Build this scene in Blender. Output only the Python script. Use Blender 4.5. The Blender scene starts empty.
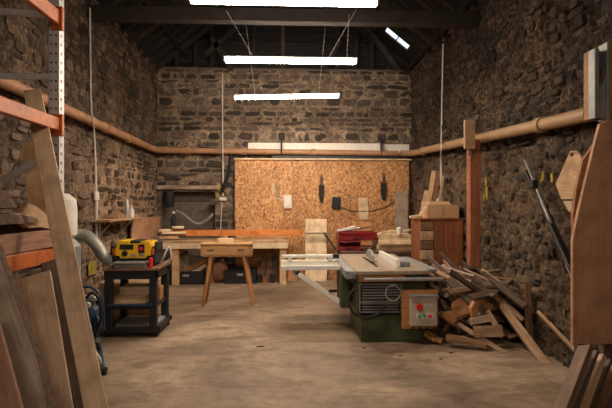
import bpy, math, random
from mathutils import Vector, Matrix, noise
S = bpy.context.scene
COL = S.collection
random.seed(7)

# ------------------------------------------------------------------ camera, world, exposure
F = 476.0
TH = math.atan(21.0 / F)
CZ = 1.55
cam_d = bpy.data.cameras.new('camera')
cam_d.sensor_width = 36.0
cam_d.lens = F / 612 * 36.0
cam_d.clip_start = 0.05
cam = bpy.data.objects.new('camera', cam_d)
COL.objects.link(cam)
cam.location = (0, 0, CZ)
cam.rotation_euler = (math.radians(90), 0, -TH)
S.camera = cam

w = bpy.data.worlds.new('world'); S.world = w
w.use_nodes = True
w.node_tree.nodes['Background'].inputs[0].default_value = (0.75, 0.87, 1.0, 1)
w.node_tree.nodes['Background'].inputs[1].default_value = 1.6
S.view_settings.view_transform = 'Standard'
S.view_settings.look = 'None'
S.view_settings.gamma = 1
S.view_settings.use_curve_mapping = False
S.view_settings.exposure = 0.3
LAMP = 104.0            # strength of each fluorescent tube
LAMP_COL = (1.0, 0.82, 0.64, 1)

# ------------------------------------------------------------------ pixel -> place helpers
ct, st = math.cos(TH), math.sin(TH)
def ray(px, py):
    u, v = (px - 306) / F, (204 - py) / F
    return Vector((u * ct + st, -u * st + ct, v))
def PY(px, py, Y):
    d = ray(px, py); k = Y / d.y
    return Vector((d.x * k, Y, CZ + d.z * k))
def PX(px, py, X):
    d = ray(px, py); k = X / d.x
    return Vector((X, d.y * k, CZ + d.z * k))
def PZ(px, py, Z):
    d = ray(px, py); k = (Z - CZ) / d.z
    return Vector((d.x * k, d.y * k, Z))

# ------------------------------------------------------------------ materials
def newmat(name):
    m = bpy.data.materials.new(name); m.use_nodes = True
    nt = m.node_tree
    return m, nt, nt.nodes['Principled BSDF']
def ramp(nt, fac, stops):
    r = nt.nodes.new('ShaderNodeValToRGB')
    el = r.color_ramp.elements
    while len(el) > 1: el.remove(el[-1])
    el[0].position = stops[0][0]; el[0].color = (*stops[0][1], 1)
    for p, c in stops[1:]:
        e = el.new(p); e.color = (*c, 1)
    nt.links.new(fac, r.inputs[0])
    return r.outputs[0]
def coords(nt, scale=(1, 1, 1), kind='Object', rot=(0, 0, 0)):
    tc = nt.nodes.new('ShaderNodeTexCoord'); mp = nt.nodes.new('ShaderNodeMapping')
    mp.inputs['Scale'].default_value = scale
    mp.inputs['Rotation'].default_value = rot
    nt.links.new(tc.outputs[kind], mp.inputs[0])
    return mp.outputs[0]
def nz(nt, vec, scale, detail=4, rough=0.6, dist=0.0):
    n = nt.nodes.new('ShaderNodeTexNoise')
    n.inputs['Scale'].default_value = scale; n.inputs['Detail'].default_value = detail
    n.inputs['Roughness'].default_value = rough; n.inputs['Distortion'].default_value = dist
    if vec is not None: nt.links.new(vec, n.inputs['Vector'])
    return n.outputs[0]
def mix(nt, fac, a, b, mode='MIX'):
    n = nt.nodes.new('ShaderNodeMix'); n.data_type = 'RGBA'; n.blend_type = mode
    for sock, v in ((n.inputs[0], fac), (n.inputs[6], a), (n.inputs[7], b)):
        if hasattr(v, 'links'): nt.links.new(v, sock)
        elif isinstance(v, (int, float)): sock.default_value = v
        else: sock.default_value = (*v, 1)
    return n.outputs[2]
def bump(nt, b, h, strength=0.5, dist=0.01):
    n = nt.nodes.new('ShaderNodeBump'); n.inputs['Strength'].default_value = strength
    n.inputs['Distance'].default_value = dist
    nt.links.new(h, n.inputs['Height']); nt.links.new(n.outputs[0], b.inputs['Normal'])
def vary(nt, col, lo=0.78, hi=1.18, src='Object'):
    if src == 'Object': o = nt.nodes.new('ShaderNodeObjectInfo').outputs['Random']
    else: o = nt.nodes.new('ShaderNodeNewGeometry').outputs['Random Per Island']
    mr = nt.nodes.new('ShaderNodeMapRange')
    mr.inputs[3].default_value = lo; mr.inputs[4].default_value = hi
    nt.links.new(o, mr.inputs[0])
    h = nt.nodes.new('ShaderNodeHueSaturation')
    nt.links.new(mr.outputs[0], h.inputs['Value']); nt.links.new(col, h.inputs['Color'])
    return h.outputs[0]
def wood(name, c1, c2, axis='X', rough=0.65, sc=1.0, knots=True, var=True):
    m, nt, b = newmat(name)
    s = {'X': (1.2, 16, 16), 'Y': (16, 1.2, 16), 'Z': (16, 16, 1.2)}[axis]
    v = coords(nt, tuple(k * sc for k in s))
    n1 = nz(nt, v, 2.2, 5, 0.65, 1.2)
    col = ramp(nt, n1, [(0.3, c2), (0.62, c1)])
    if knots:
        n2 = nz(nt, coords(nt, (1.5, 1.5, 1.5)), 3.0, 3)
        col = mix(nt, ramp(nt, n2, [(0.35, (0.55, 0.5, 0.45)), (0.55, (1, 1, 1))]), (0, 0, 0), col, 'MIX') if False else mix(nt, 0.8, col, ramp(nt, n2, [(0.32, (0.6, 0.52, 0.45)), (0.56, (1, 1, 1))]), 'MULTIPLY')
    if var: col = vary(nt, col)
    nt.links.new(col, b.inputs['Base Color'])
    b.inputs['Roughness'].default_value = rough
    bump(nt, b, n1, 0.35, 0.004)
    return m
def plain(name, c, rough=0.5, metal=0.0, spot=0.25, sc=9.0):
    m, nt, b = newmat(name)
    n = nz(nt, coords(nt), sc, 5, 0.65)
    d = tuple(k * (1 - spot) for k in c)
    nt.links.new(ramp(nt, n, [(0.35, d), (0.6, c)]), b.inputs['Base Color'])
    b.inputs['Roughness'].default_value = rough; b.inputs['Metallic'].default_value = metal
    bump(nt, b, n, 0.15, 0.003)
    return m

M = {}
M['pine'] = wood('pine', (0.62, 0.42, 0.24), (0.42, 0.26, 0.13))
M['pineY'] = wood('pine_y', (0.62, 0.42, 0.24), (0.42, 0.26, 0.13), 'Y')
M['pineZ'] = wood('pine_z', (0.62, 0.42, 0.24), (0.42, 0.26, 0.13), 'Z')
M['pale'] = wood('pale_wood', (0.80, 0.64, 0.44), (0.62, 0.45, 0.27))
M['plyz'] = wood('ply_z', (0.55, 0.43, 0.32), (0.42, 0.31, 0.22), 'Z', sc=0.6)
M['oak'] = wood('weathered_oak', (0.50, 0.34, 0.22), (0.30, 0.19, 0.12))
M['elm'] = wood('elm_slab', (0.36, 0.18, 0.10), (0.14, 0.065, 0.038), sc=0.7)
M['ash'] = wood('ash_board', (0.70, 0.50, 0.33), (0.50, 0.34, 0.21), sc=.8)
M['grey_oak'] = wood('grey_oak', (0.42, 0.32, 0.24), (0.17, 0.12, 0.085))
M['amber'] = wood('amber_wood', (0.50, 0.24, 0.09), (0.30, 0.125, 0.045))
M['scrap'] = wood('scrap_wood', (0.27, 0.145, 0.075), (0.11, 0.055, 0.03))
M['scrap_light'] = wood('scrap_wood_light', (0.52, 0.34, 0.20), (0.30, 0.18, 0.10))
M['dark_wood'] = wood('dark_wood', (0.12, 0.075, 0.05), (0.05, 0.03, 0.02))
M['dark_woodY'] = wood('dark_wood_y', (0.12, 0.075, 0.05), (0.05, 0.03, 0.02), 'Y')
M['dark_woodZ'] = wood('dark_wood_z', (0.12, 0.075, 0.05), (0.05, 0.03, 0.02), 'Z')
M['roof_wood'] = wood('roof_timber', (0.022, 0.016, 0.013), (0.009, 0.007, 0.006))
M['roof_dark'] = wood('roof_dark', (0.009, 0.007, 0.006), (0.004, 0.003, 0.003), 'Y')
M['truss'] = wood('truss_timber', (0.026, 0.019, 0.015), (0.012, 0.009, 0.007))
M['bark'] = plain('bark', (0.11, 0.062, 0.035), 0.95, 0, 0.6, 30)
M['red_pine'] = wood('red_stained_pine', (0.34, 0.115, 0.04), (0.18, 0.05, 0.02), 'Z')
M['red_post'] = wood('red_post', (0.42, 0.155, 0.075), (0.25, 0.085, 0.04), 'Z')
M['console'] = wood('console_wood', (0.60, 0.34, 0.15), (0.42, 0.21, 0.085))
M['console_leg'] = wood('console_leg', (0.50, 0.24, 0.095), (0.34, 0.15, 0.055), 'Z')
M['tan_panel'] = wood('tan_panel', (0.56, 0.31, 0.18), (0.42, 0.22, 0.125), 'Z', sc=0.5, var=False)
M['brown_panel'] = wood('brown_panel', (0.25, 0.125, 0.07), (0.16, 0.08, 0.045), 'Y', sc=0.5, var=False)
M['orange'] = plain('orange_enamel', (0.52, 0.13, 0.022), 0.5, 0, 0.35, 14)
M['orange_timber'] = wood('orange_timber', (0.66, 0.24, 0.06), (0.46, 0.14, 0.035))
M['galv'] = plain('galvanised_steel', (0.62, 0.61, 0.62), 0.5, 0.2, 0.2, 20)
M['black'] = plain('black_paint', (0.012, 0.013, 0.017), 0.5, 0, 0.4)
M['rubber'] = plain('rubber', (0.012, 0.012, 0.013), 0.7)
M['hole'] = plain('slot_black', (0.008, 0.008, 0.008), 0.9)
M['steel'] = plain('steel', (0.52, 0.52, 0.53), 0.35, 0.7, 0.2)
M['alu'] = plain('aluminium', (0.78, 0.77, 0.75), 0.4, 0.15, 0.12)
M['castiron'] = plain('cast_iron', (0.42, 0.34, 0.26), 0.4, 0.3, 0.3)
M['white'] = plain('white_plastic', (0.72, 0.68, 0.62), 0.5, 0, 0.12)
M['white_board'] = plain('white_board', (0.80, 0.77, 0.70), 0.6, 0, 0.08)
M['yellow'] = plain('yellow_plastic', (0.85, 0.48, 0.015), 0.4, 0, 0.12)
M['red'] = plain('red_enamel', (0.22, 0.012, 0.016), 0.4, 0, 0.25)
M['redbtn'] = plain('red_button', (0.75, 0.02, 0.02), 0.35, 0, 0.05)
M['green'] = plain('green_enamel', (0.06, 0.078, 0.038), 0.5, 0, 0.35, 7)
M['table_green'] = plain('greenish_plate', (0.34, 0.35, 0.28), 0.4, 0.2, 0.25)
M['greenbtn'] = plain('green_button', (0.02, 0.33, 0.13), 0.35, 0, 0.05)
M['grey_box'] = plain('grey_enamel', (0.52, 0.46, 0.39), 0.5, 0, 0.1)
M['blue'] = plain('blue_enamel', (0.018, 0.05, 0.11), 0.4, 0, 0.3)
M['card'] = plain('cardboard', (0.52, 0.32, 0.17), 0.85, 0, 0.12, 5)
M['hose'] = plain('hose_grey', (0.42, 0.42, 0.38), 0.35, 0.3, 0.3)
M['clay'] = plain('clay_pipe', (0.44, 0.235, 0.12), 0.6, 0, 0.3, 5)
M['clay_pale'] = plain('buff_pipe', (0.42, 0.26, 0.14), 0.55, 0, 0.25, 5)
M['sign_y'] = plain('sign_yellow', (0.34, 0.26, 0.03), 0.7, 0, 0.5, 30)
M['paint_y'] = plain('yellow_spray', (0.50, 0.36, 0.03), 0.8, 0, 0.5, 40)
M['grey_plate'] = plain('dull_grey', (0.30, 0.31, 0.31), 0.55, 0.3, 0.3)
M['brick_block'] = plain('grey_infill', (0.16, 0.125, 0.10), 0.9, 0, 0.3)
M['sack'] = plain('brown_sack', (0.24, 0.105, 0.06), 0.9, 0, 0.4)

def stone_mats(tag, mort_a, mort_b, mort_c, s_a, s_b, mess=0.7, low=None, lowy=8.0):
    m, nt, b = newmat('mortar_' + tag)
    v = coords(nt)
    big = nz(nt, v, 0.9, 5, 0.7, 0.3); fine = nz(nt, v, 11, 7, 0.75)
    mid = nz(nt, v, 4.5, 6, 0.7, 0.4)
    c = ramp(nt, big, [(0.36, mort_b), (0.52, mort_a), (0.68, mort_c)])
    c = mix(nt, 0.85, c, ramp(nt, fine, [(0.3, (0.42, 0.38, 0.35)), (0.6, (1.1, 1.08, 1.04))]), 'MULTIPLY')
    c = mix(nt, mess, c, ramp(nt, mid, [(0.4, (0.25, 0.23, 0.21)), (0.56, (1.1, 1.1, 1.1))]), 'MULTIPLY')
    c = mix(nt, mess, c, ramp(nt, nz(nt, v, 24, 4, 0.7), [(0.42, (0.2, 0.18, 0.17)), (0.55, (1.0, 1.0, 1.0)), (0.68, (1.6, 1.5, 1.4))]), 'MULTIPLY')
    if low:      # mortar lighter low down towards the back, darker above, noisy edge
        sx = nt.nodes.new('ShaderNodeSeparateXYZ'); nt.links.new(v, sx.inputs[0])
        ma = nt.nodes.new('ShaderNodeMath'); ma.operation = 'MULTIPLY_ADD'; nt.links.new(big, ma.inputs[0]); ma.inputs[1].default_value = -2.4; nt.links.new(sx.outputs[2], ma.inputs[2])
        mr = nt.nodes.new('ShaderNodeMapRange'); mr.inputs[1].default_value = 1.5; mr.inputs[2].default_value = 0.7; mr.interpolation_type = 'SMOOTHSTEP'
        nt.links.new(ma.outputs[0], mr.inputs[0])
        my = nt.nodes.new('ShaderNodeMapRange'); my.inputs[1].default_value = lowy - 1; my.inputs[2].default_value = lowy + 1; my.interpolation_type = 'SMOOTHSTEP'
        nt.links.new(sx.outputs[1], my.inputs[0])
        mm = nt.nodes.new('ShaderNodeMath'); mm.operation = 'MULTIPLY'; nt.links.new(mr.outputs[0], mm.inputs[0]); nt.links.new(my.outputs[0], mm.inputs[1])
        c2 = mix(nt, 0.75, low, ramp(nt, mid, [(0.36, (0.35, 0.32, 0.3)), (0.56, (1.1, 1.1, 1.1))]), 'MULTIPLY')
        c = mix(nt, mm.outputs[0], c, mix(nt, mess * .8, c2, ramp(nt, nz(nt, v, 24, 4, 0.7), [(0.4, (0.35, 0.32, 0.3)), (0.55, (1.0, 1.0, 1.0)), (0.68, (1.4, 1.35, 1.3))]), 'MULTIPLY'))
    nt.links.new(c, b.inputs['Base Color']); b.inputs['Roughness'].default_value = 0.95
    bump(nt, b, fine, 0.8, 0.03)
    s, nt, b = newmat('stone_' + tag)
    v = coords(nt)
    fine = nz(nt, v, 18, 6, 0.75)
    c = ramp(nt, fine, [(0.34, s_a), (0.66, s_b)])
    c = vary(nt, c, 0.35, 1.75, 'island')
    nt.links.new(c, b.inputs['Base Color']); b.inputs['Roughness'].default_value = 0.85
    bump(nt, b, fine, 0.6, 0.02)
    return m, s
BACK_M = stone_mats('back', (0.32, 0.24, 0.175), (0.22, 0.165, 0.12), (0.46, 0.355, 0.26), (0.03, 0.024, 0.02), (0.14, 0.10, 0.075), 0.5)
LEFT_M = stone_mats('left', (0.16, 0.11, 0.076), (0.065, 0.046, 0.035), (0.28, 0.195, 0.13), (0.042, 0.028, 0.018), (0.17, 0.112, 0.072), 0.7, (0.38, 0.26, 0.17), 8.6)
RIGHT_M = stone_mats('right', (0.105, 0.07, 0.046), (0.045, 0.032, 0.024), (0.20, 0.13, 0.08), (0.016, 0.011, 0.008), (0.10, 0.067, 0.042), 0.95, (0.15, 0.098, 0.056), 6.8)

def osb():
    m, nt, b = newmat('strand_board')
    v = coords(nt)
    warp = nt.nodes.new('ShaderNodeVectorMath'); warp.operation = 'MULTIPLY_ADD'
    nn = nt.nodes.new('ShaderNodeTexNoise'); nn.inputs['Scale'].default_value = 9
    nt.links.new(v, nn.inputs['Vector'])
    nt.links.new(nn.outputs[1], warp.inputs[0]); warp.inputs[1].default_value = (0.12, 0.12, 0.12)
    nt.links.new(v, warp.inputs[2])
    mp = nt.nodes.new('ShaderNodeMapping'); mp.inputs['Scale'].default_value = (46, 46, 24)
    nt.links.new(warp.outputs[0], mp.inputs[0])
    vo = nt.nodes.new('ShaderNodeTexVoronoi'); vo.inputs['Scale'].default_value = 1.0
    nt.links.new(mp.outputs[0], vo.inputs['Vector'])
    sp = nt.nodes.new('ShaderNodeSeparateColor'); nt.links.new(vo.outputs['Color'], sp.inputs[0])
    c = ramp(nt, sp.outputs[0], [(0.0, (0.22, 0.085, 0.028)), (0.22, (0.46, 0.21, 0.075)), (0.65, (0.60, 0.305, 0.12)), (1.0, (0.78, 0.47, 0.22))])
    c = vary(nt, c, 0.85, 1.12)
    big = nz(nt, coords(nt), 1.3, 3)
    c = mix(nt, 0.7, c, ramp(nt, big, [(0.35, (0.72, 0.66, 0.62)), (0.6, (1.05, 1.05, 1.05))]), 'MULTIPLY')
    nt.links.new(c, b.inputs['Base Color']); b.inputs['Roughness'].default_value = 0.6
    bump(nt, b, sp.outputs[1], 0.2, 0.003)
    return m
M['osb'] = osb()
M['plaster'] = plain('plaster', (0.66, 0.48, 0.32), 0.9, 0, .2)
def concrete():
    m, nt, b = newmat('concrete_floor')
    v = coords(nt)
    a = nz(nt, v, 0.7, 6, 0.65, 0.6); f = nz(nt, v, 7, 8, 0.75); d = nz(nt, coords(nt, (1, 2.2, 1)), 1.6, 5, 0.6, 1.5)
    c = ramp(nt, a, [(0.34, (0.12, 0.084, 0.057)), (0.5, (0.235, 0.168, 0.114)), (0.64, (0.37, 0.272, 0.19))])
    c = mix(nt, 0.7, c, ramp(nt, f, [(0.3, (0.55, 0.5, 0.45)), (0.6, (1.08, 1.07, 1.05))]), 'MULTIPLY')
    c = mix(nt, 0.6, c, ramp(nt, d, [(0.36, (0.5, 0.46, 0.42)), (0.52, (1.05, 1.05, 1.05))]), 'MULTIPLY')
    # saw kerf dust specks
    nt.links.new(c, b.inputs['Base Color'])
    r = ramp(nt, a, [(0.35, (0.5, 0.5, 0.5)), (0.65, (0.8, 0.8, 0.8))])
    nt.links.new(r, b.inputs['Roughness'])
    bump(nt, b, f, 0.4, 0.012)
    return m
M['concrete'] = concrete()
def tube_mat():
    m = bpy.data.materials.new('tube_light'); m.use_nodes = True
    nt = m.node_tree; nt.nodes.clear()
    e = nt.nodes.new('ShaderNodeEmission'); o = nt.nodes.new('ShaderNodeOutputMaterial')
    e.inputs[0].default_value = LAMP_COL; e.inputs[1].default_value = LAMP
    nt.links.new(e.outputs[0], o.inputs[0]); return m
M['tube'] = tube_mat()
def glass():
    m, nt, b = newmat('glass')
    b.inputs['Transmission Weight'].default_value = 1; b.inputs['Roughness'].default_value = 0.02
    b.inputs['Base Color'].default_value = (0.95, 0.98, 1, 1); b.inputs['IOR'].default_value = 1.1
    return m
M['glass'] = glass()

# ------------------------------------------------------------------ mesh builder
def V(*a): return Vector(a)
def frame(d, up=None):
    x = Vector(d).normalized()
    up = Vector(up) if up is not None else Vector((0, 0, 1))
    if abs(x.dot(up.normalized())) > 0.98: up = Vector((0, 1, 0)) if abs(x.y) < 0.9 else Vector((1, 0, 0))
    y = up.cross(x).normalized(); z = x.cross(y).normalized()
    return x, y, z
class MB:
    def __init__(s): s.v = []; s.f = []; s.mi = []; s.cur = 0
    def add(s, vs, fs):
        n = len(s.v); s.v += [Vector(p) for p in vs]
        for f in fs: s.f.append([i + n for i in f]); s.mi.append(s.cur)
    def box(s, lo, hi, bev=0.0):
        x0, y0, z0 = [min(a, b) for a, b in zip(lo, hi)]; x1, y1, z1 = [max(a, b) for a, b in zip(lo, hi)]
        s.obox(Vector(((x0 + x1) / 2, (y0 + y1) / 2, (z0 + z1) / 2)), (x1 - x0, y1 - y0, z1 - z0), (V(1, 0, 0), V(0, 1, 0), V(0, 0, 1)), bev)
        return s
    def obox(s, c, size, ax, bev=0.0):
        a, b_, d = [k / 2 for k in size]; x, y, z = ax
        bev = min(bev, a * 0.8, b_ * 0.8, d * 0.8)
        if bev <= 0:
            vs = [c + x * a * i + y * b_ * j + z * d * k for i in (-1, 1) for j in (-1, 1) for k in (-1, 1)]
            s.add(vs, [(0, 1, 3, 2), (4, 6, 7, 5), (0, 4, 5, 1), (2, 3, 7, 6), (0, 2, 6, 4), (1, 5, 7, 3)])
            return s
        vs = []; idx = {}
        for i in (-1, 1):
            for j in (-1, 1):
                for k in (-1, 1):
                    for t in range(3):
                        q = [a * i, b_ * j, d * k]
                        for u in range(3):
                            if u != t: q[u] -= bev * (i, j, k)[u]
                        idx[(i, j, k, t)] = len(vs); vs.append(c + x * q[0] + y * q[1] + z * q[2])
        fs = []
        for t in range(3):
            o = [u for u in range(3) if u != t]
            for sg in (-1, 1):
                f = []
                for (p, q) in ((-1, -1), (1, -1), (1, 1), (-1, 1)):
                    k = [0, 0, 0]; k[t] = sg; k[o[0]] = p; k[o[1]] = q
                    f.append(idx[(*k, t)])
                fs.append(f)
        for t in range(3):       # edges along axis t
            o = [u for u in range(3) if u != t]
            for p in (-1, 1):
                for q in (-1, 1):
                    k0 = [0, 0, 0]; k0[o[0]] = p; k0[o[1]] = q; k1 = list(k0); k0[t] = -1; k1[t] = 1
                    fs.append([idx[(*k0, o[0])], idx[(*k1, o[0])], idx[(*k1, o[1])], idx[(*k0, o[1])]])
        for i in (-1, 1):
            for j in (-1, 1):
                for k in (-1, 1): fs.append([idx[(i, j, k, t)] for t in range(3)])
        s.add(vs, fs); return s
    def beam(s, p0, p1, wy, hz, up=None, bev=0.0):
        p0, p1 = Vector(p0), Vector(p1)
        s.obox((p0 + p1) / 2, ((p1 - p0).length, wy, hz), frame(p1 - p0, up), bev); return s
    def prism(s, poly, vec):
        poly = [Vector(p) for p in poly]; vec = Vector(vec); n = len(poly)
        s.add(poly + [p + vec for p in poly], [list(range(n)), [n + i for i in reversed(range(n))]] + [[i, n + i, n + (i + 1) % n, (i + 1) % n] for i in range(n)])
        return s
    def tube(s, path, r, n=10, cap=True):
        path = [Vector(p) for p in path]; m = len(path)
        rs = r if isinstance(r, (list, tuple)) else [r] * m
        d0 = path[1] - path[0]; _, y, z = frame(d0)
        vs = []; fs = []
        for i, p in enumerate(path):
            d = (path[min(i + 1, m - 1)] - path[max(i - 1, 0)]).normalized()
            y = (y - d * y.dot(d)).normalized(); z = d.cross(y)
            for k in range(n):
                a = 2 * math.pi * k / n; vs.append(p + (y * math.cos(a) + z * math.sin(a)) * rs[i])
        for i in range(m - 1):
            for k in range(n): fs.append([i * n + k, i * n + (k + 1) % n, (i + 1) * n + (k + 1) % n, (i + 1) * n + k])
        if cap: fs.append(list(reversed(range(n)))); fs.append([(m - 1) * n + k for k in range(n)])
        s.add(vs, fs); return s
    def cyl(s, p0, p1, r, n=16): return s.tube([p0, p1], r, n)
    def lathe(s, prof, o, ax=(0, 0, 1), n=20):
        o = Vector(o); ax = Vector(ax).normalized()
        return s.tube([o + ax * (h + i * 1e-5) for i, (r, h) in enumerate(prof)], [max(r, 1e-4) for r, h in prof], n)
    def ball(s, c, r, n=12, sq=(1, 1, 1)):
        c = Vector(c); vs = []; fs = []
        for i in range(1, 7):
            t = math.pi * i / 7
            for k in range(n):
                a = 2 * math.pi * k / n
                vs.append(c + V(math.sin(t) * math.cos(a) * r * sq[0], math.sin(t) * math.sin(a) * r * sq[1], math.cos(t) * r * sq[2]))
        vs += [c + V(0, 0, r * sq[2]), c - V(0, 0, r * sq[2])]
        for i in range(5):
            for k in range(n): fs.append([i * n + k, i * n + n + k, i * n + n + (k + 1) % n, i * n + (k + 1) % n])
        for k in range(n): fs.append([6 * n, k, (k + 1) % n]); fs.append([6 * n + 1, 5 * n + (k + 1) % n, 5 * n + k])
        s.add(vs, fs); return s
    def build(s, name, mat, parent=None, smooth=False, loc=None):
        if parent is not None:
            off = Vector((0, 0, 0)); q = parent
            while q: off += q.location; q = q.parent
            loc = Vector((0, 0, 0))
        else:
            if loc is None:
                xs = [p.x for p in s.v]; ys = [p.y for p in s.v]
                loc = V((min(xs) + max(xs)) / 2, (min(ys) + max(ys)) / 2, min(p.z for p in s.v))
            off = Vector(loc)
        me = bpy.data.meshes.new(name)
        me.from_pydata([tuple(p - off) for p in s.v], [], s.f)
        mats = mat if isinstance(mat, (list, tuple)) else [mat]
        for q in mats: me.materials.append(q)
        me.polygons.foreach_set('material_index', s.mi)
        me.validate(); me.update()
        import bmesh
        bm = bmesh.new(); bm.from_mesh(me); bmesh.ops.recalc_face_normals(bm, faces=bm.faces)
        if smooth:
            for f in bm.faces: f.smooth = True
            for e in bm.edges:
                if len(e.link_faces) == 2 and e.calc_face_angle(0) > 0.7: e.smooth = False
        bm.to_mesh(me); bm.free()
        o = bpy.data.objects.new(name, me); COL.objects.link(o)
        o.parent = parent
        if parent is None: o.location = loc
        return o
def tag(o, label, cat, group=None):
    o['label'] = label; o['category'] = cat
    if group: o['group'] = group
    return o
def thing(name, label, cat, loc, group=None):
    o = bpy.data.objects.new(name, None); COL.objects.link(o); o.empty_display_size = 0.1
    o.location = loc; return tag(o, label, cat, group)
def struct(o): o['kind'] = 'structure'; return o
def spline(pts, n=8):
    pts = [Vector(p) for p in pts]; out = []
    q = [pts[0] * 2 - pts[1]] + pts + [pts[-1] * 2 - pts[-2]]
    for i in range(1, len(q) - 2):
        for k in range(n):
            t = k / n; a, b, c, d = q[i - 1], q[i], q[i + 1], q[i + 2]
            out.append(0.5 * ((2 * b) + (c - a) * t + (2 * a - 5 * b + 4 * c - d) * t * t + (3 * b - a - 3 * c + d) * t ** 3))
    out.append(pts[-1]); return out
BOARD_N = [0]
def board(name, p0, p1, wd, th, nrm, mat, wane=0.0, w1=None, label=None, cat='board', group=None, ragged=0.0, bark=None):
    """plank with its own local axes, x along its length, z along the face normal"""
    p0, p1 = Vector(p0), Vector(p1); L = (p1 - p0).length
    x = (p1 - p0).normalized(); z = Vector(nrm); z = (z - x * z.dot(x)).normalized(); y = z.cross(x)
    w1 = wd if w1 is None else w1
    BOARD_N[0] += 1; rs = random.Random(BOARD_N[0] * 13)
    n = 14 if (wane or ragged) else 3
    ph = rs.random() * 9; top = []; bot = []
    for i in range(n + 1):
        t = i / n; ww = (wd + (w1 - wd) * t) / 2
        e0 = wane * (math.sin(t * 7 + ph) + 0.6 * math.sin(t * 17 + ph * 2) + 0.5 * rs.uniform(-1, 1))
        e1 = wane * (math.sin(t * 6 + ph * 3) + 0.6 * math.sin(t * 15 + ph) + 0.5 * rs.uniform(-1, 1))
        xx = -L / 2 + L * t
        top.append((xx + (ragged * rs.uniform(-1, 1) if i in (0, n) else 0), ww + e0))
        bot.append((xx + (ragged * rs.uniform(-1, 1) if i in (0, n) else 0), -ww + e1))
    mb = MB()
    vs = []; c = min(th * 0.12, 0.003)
    under = wane * 1.2
    for k, (a, b) in enumerate(zip(top, bot)):
        vs += [V(a[0], a[1] - c, th / 2), V(a[0], a[1] + under * 0.0, th / 2 - c), V(a[0], a[1] + under, -th / 2), V(b[0], b[1] - under, -th / 2), V(b[0], b[1], th / 2 - c), V(b[0], b[1] + c, th / 2)]
    fs = []; mi = []
    for k in range(n):
        for j in range(6):
            fs.append([k * 6 + j, k * 6 + (j + 1) % 6, (k + 1) * 6 + (j + 1) % 6, (k + 1) * 6 + j]); mi.append(1 if (bark and j in (0, 1, 3, 4)) else 0)
    fs += [[5, 4, 3, 2, 1, 0], [n * 6 + j for j in range(6)]]; mi += [0, 0]
    mb.v = vs; mb.f = fs; mb.mi = mi
    o = mb.build(name, [mat, bark] if bark else mat, None, loc=(0, 0, 0))
    m = Matrix((x, y, z)).transposed().to_4x4(); m.translation = (p0 + p1) / 2
    o.matrix_world = m
    if label: tag(o, label, cat, group)
    return o

# ------------------------------------------------------------------ setting
XL, XR, YB, YF, ZW = -2.65, 2.69, 10.0, -2.2, 4.37
PITCH = 0.8; XM = (XL + XR) / 2; ZR = ZW + (XR - XM) * PITCH

def rubble(name, o, u, v, nrm, W, H, mats, seed, hole=None, rough=0.014, cover=0.9, rows=(0.10, 0.19), cell=0.045, sizes=(0.12, 0.42)):
    rs = random.Random(seed); o, u, v, nrm = map(Vector, (o, u, v, nrm))
    mb = MB(); nx, ny = int(W / cell), int(H / cell)
    vs = []
    for j in range(ny + 1):
        for i in range(nx + 1):
            a, b = W * i / nx, H * j / ny
            p = o + u * a + v * b
            d = rough * (noise.noise(p * 2.2) * 1.2 + noise.noise(p * 7) * 0.9 + noise.noise(p * 17) * 0.5)
            vs.append(p + nrm * d)
    fs = []
    for j in range(ny):
        for i in range(nx):
            a, b = W * (i + .5) / nx, H * (j + .5) / ny
            if hole and hole[0] < a < hole[1] and hole[2] < b < hole[3]: continue
            k = j * (nx + 1) + i; fs.append([k, k + 1, k + nx + 2, k + nx + 1])
    mb.add(vs, fs)
    mb.cur = 1
    y = 0.02
    while y < H - 0.06:
        h = rs.uniform(*rows)
        if y + h > H: h = H - y
        x = rs.uniform(-0.1, 0.03)
        while x < W - 0.04:
            ww = rs.uniform(*sizes) * (1.25 if h < 0.12 else 0.85)
            g = rs.uniform(0.012, 0.05)
            x0, x1 = max(x, 0.0), min(x + ww, W)
            x += ww + g
            if rs.random() > cover or x1 - x0 < 0.07: continue
            cx, cy = (x0 + x1) / 2, y + h / 2 + rs.uniform(-0.012, 0.012)
            if hole and hole[0] - .05 < cx < hole[1] + .05 and hole[2] - .03 < cy < hole[3] + .06: continue
            rx, ry = (x1 - x0) / 2, (h - rs.uniform(0.012, 0.04)) / 2
            tilt = rs.gauss(0, 0.05); N = 10; rings = []
            jit = [rs.uniform(0.82, 1.08) for _ in range(N)]
            base = noise.noise((o + u * cx + v * cy) * 2.2) * rough * 1.2
            prot = rs.uniform(-0.004, 0.022)
            for sc_, dep in ((1.0, -0.03), (1.0, base + prot * 0.4), (0.86, base + prot), (0.4, base + prot + rs.uniform(-.004, .01))):
                ring = []
                for k in range(N):
                    t = 2 * math.pi * k / N
                    e = 0.55
                    q = abs(math.cos(t)) ** e * math.copysign(1, math.cos(t)), abs(math.sin(t)) ** e * math.copysign(1, math.sin(t))
                    a = q[0] * rx * jit[k] * sc_; b = q[1] * ry * jit[k] * sc_
                    a, b = a - b * tilt, b + a * tilt
                    ring.append(o + u * (cx + a) + v * (cy + b) + nrm * (dep + rs.uniform(-.003, .003)))
                rings.append(ring)
            vs = [p for r in rings for p in r]; fs = []
            for r in range(3):
                for k in range(N): fs.append([r * N + k, r * N + (k + 1) % N, (r + 1) * N + (k + 1) % N, (r + 1) * N + k])
            fs.append([3 * N + k for k in range(N)])
            mb.add(vs, fs)
        y += h
    ob = mb.build(name, list(mats), None, loc=o)
    return struct(ob)

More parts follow.
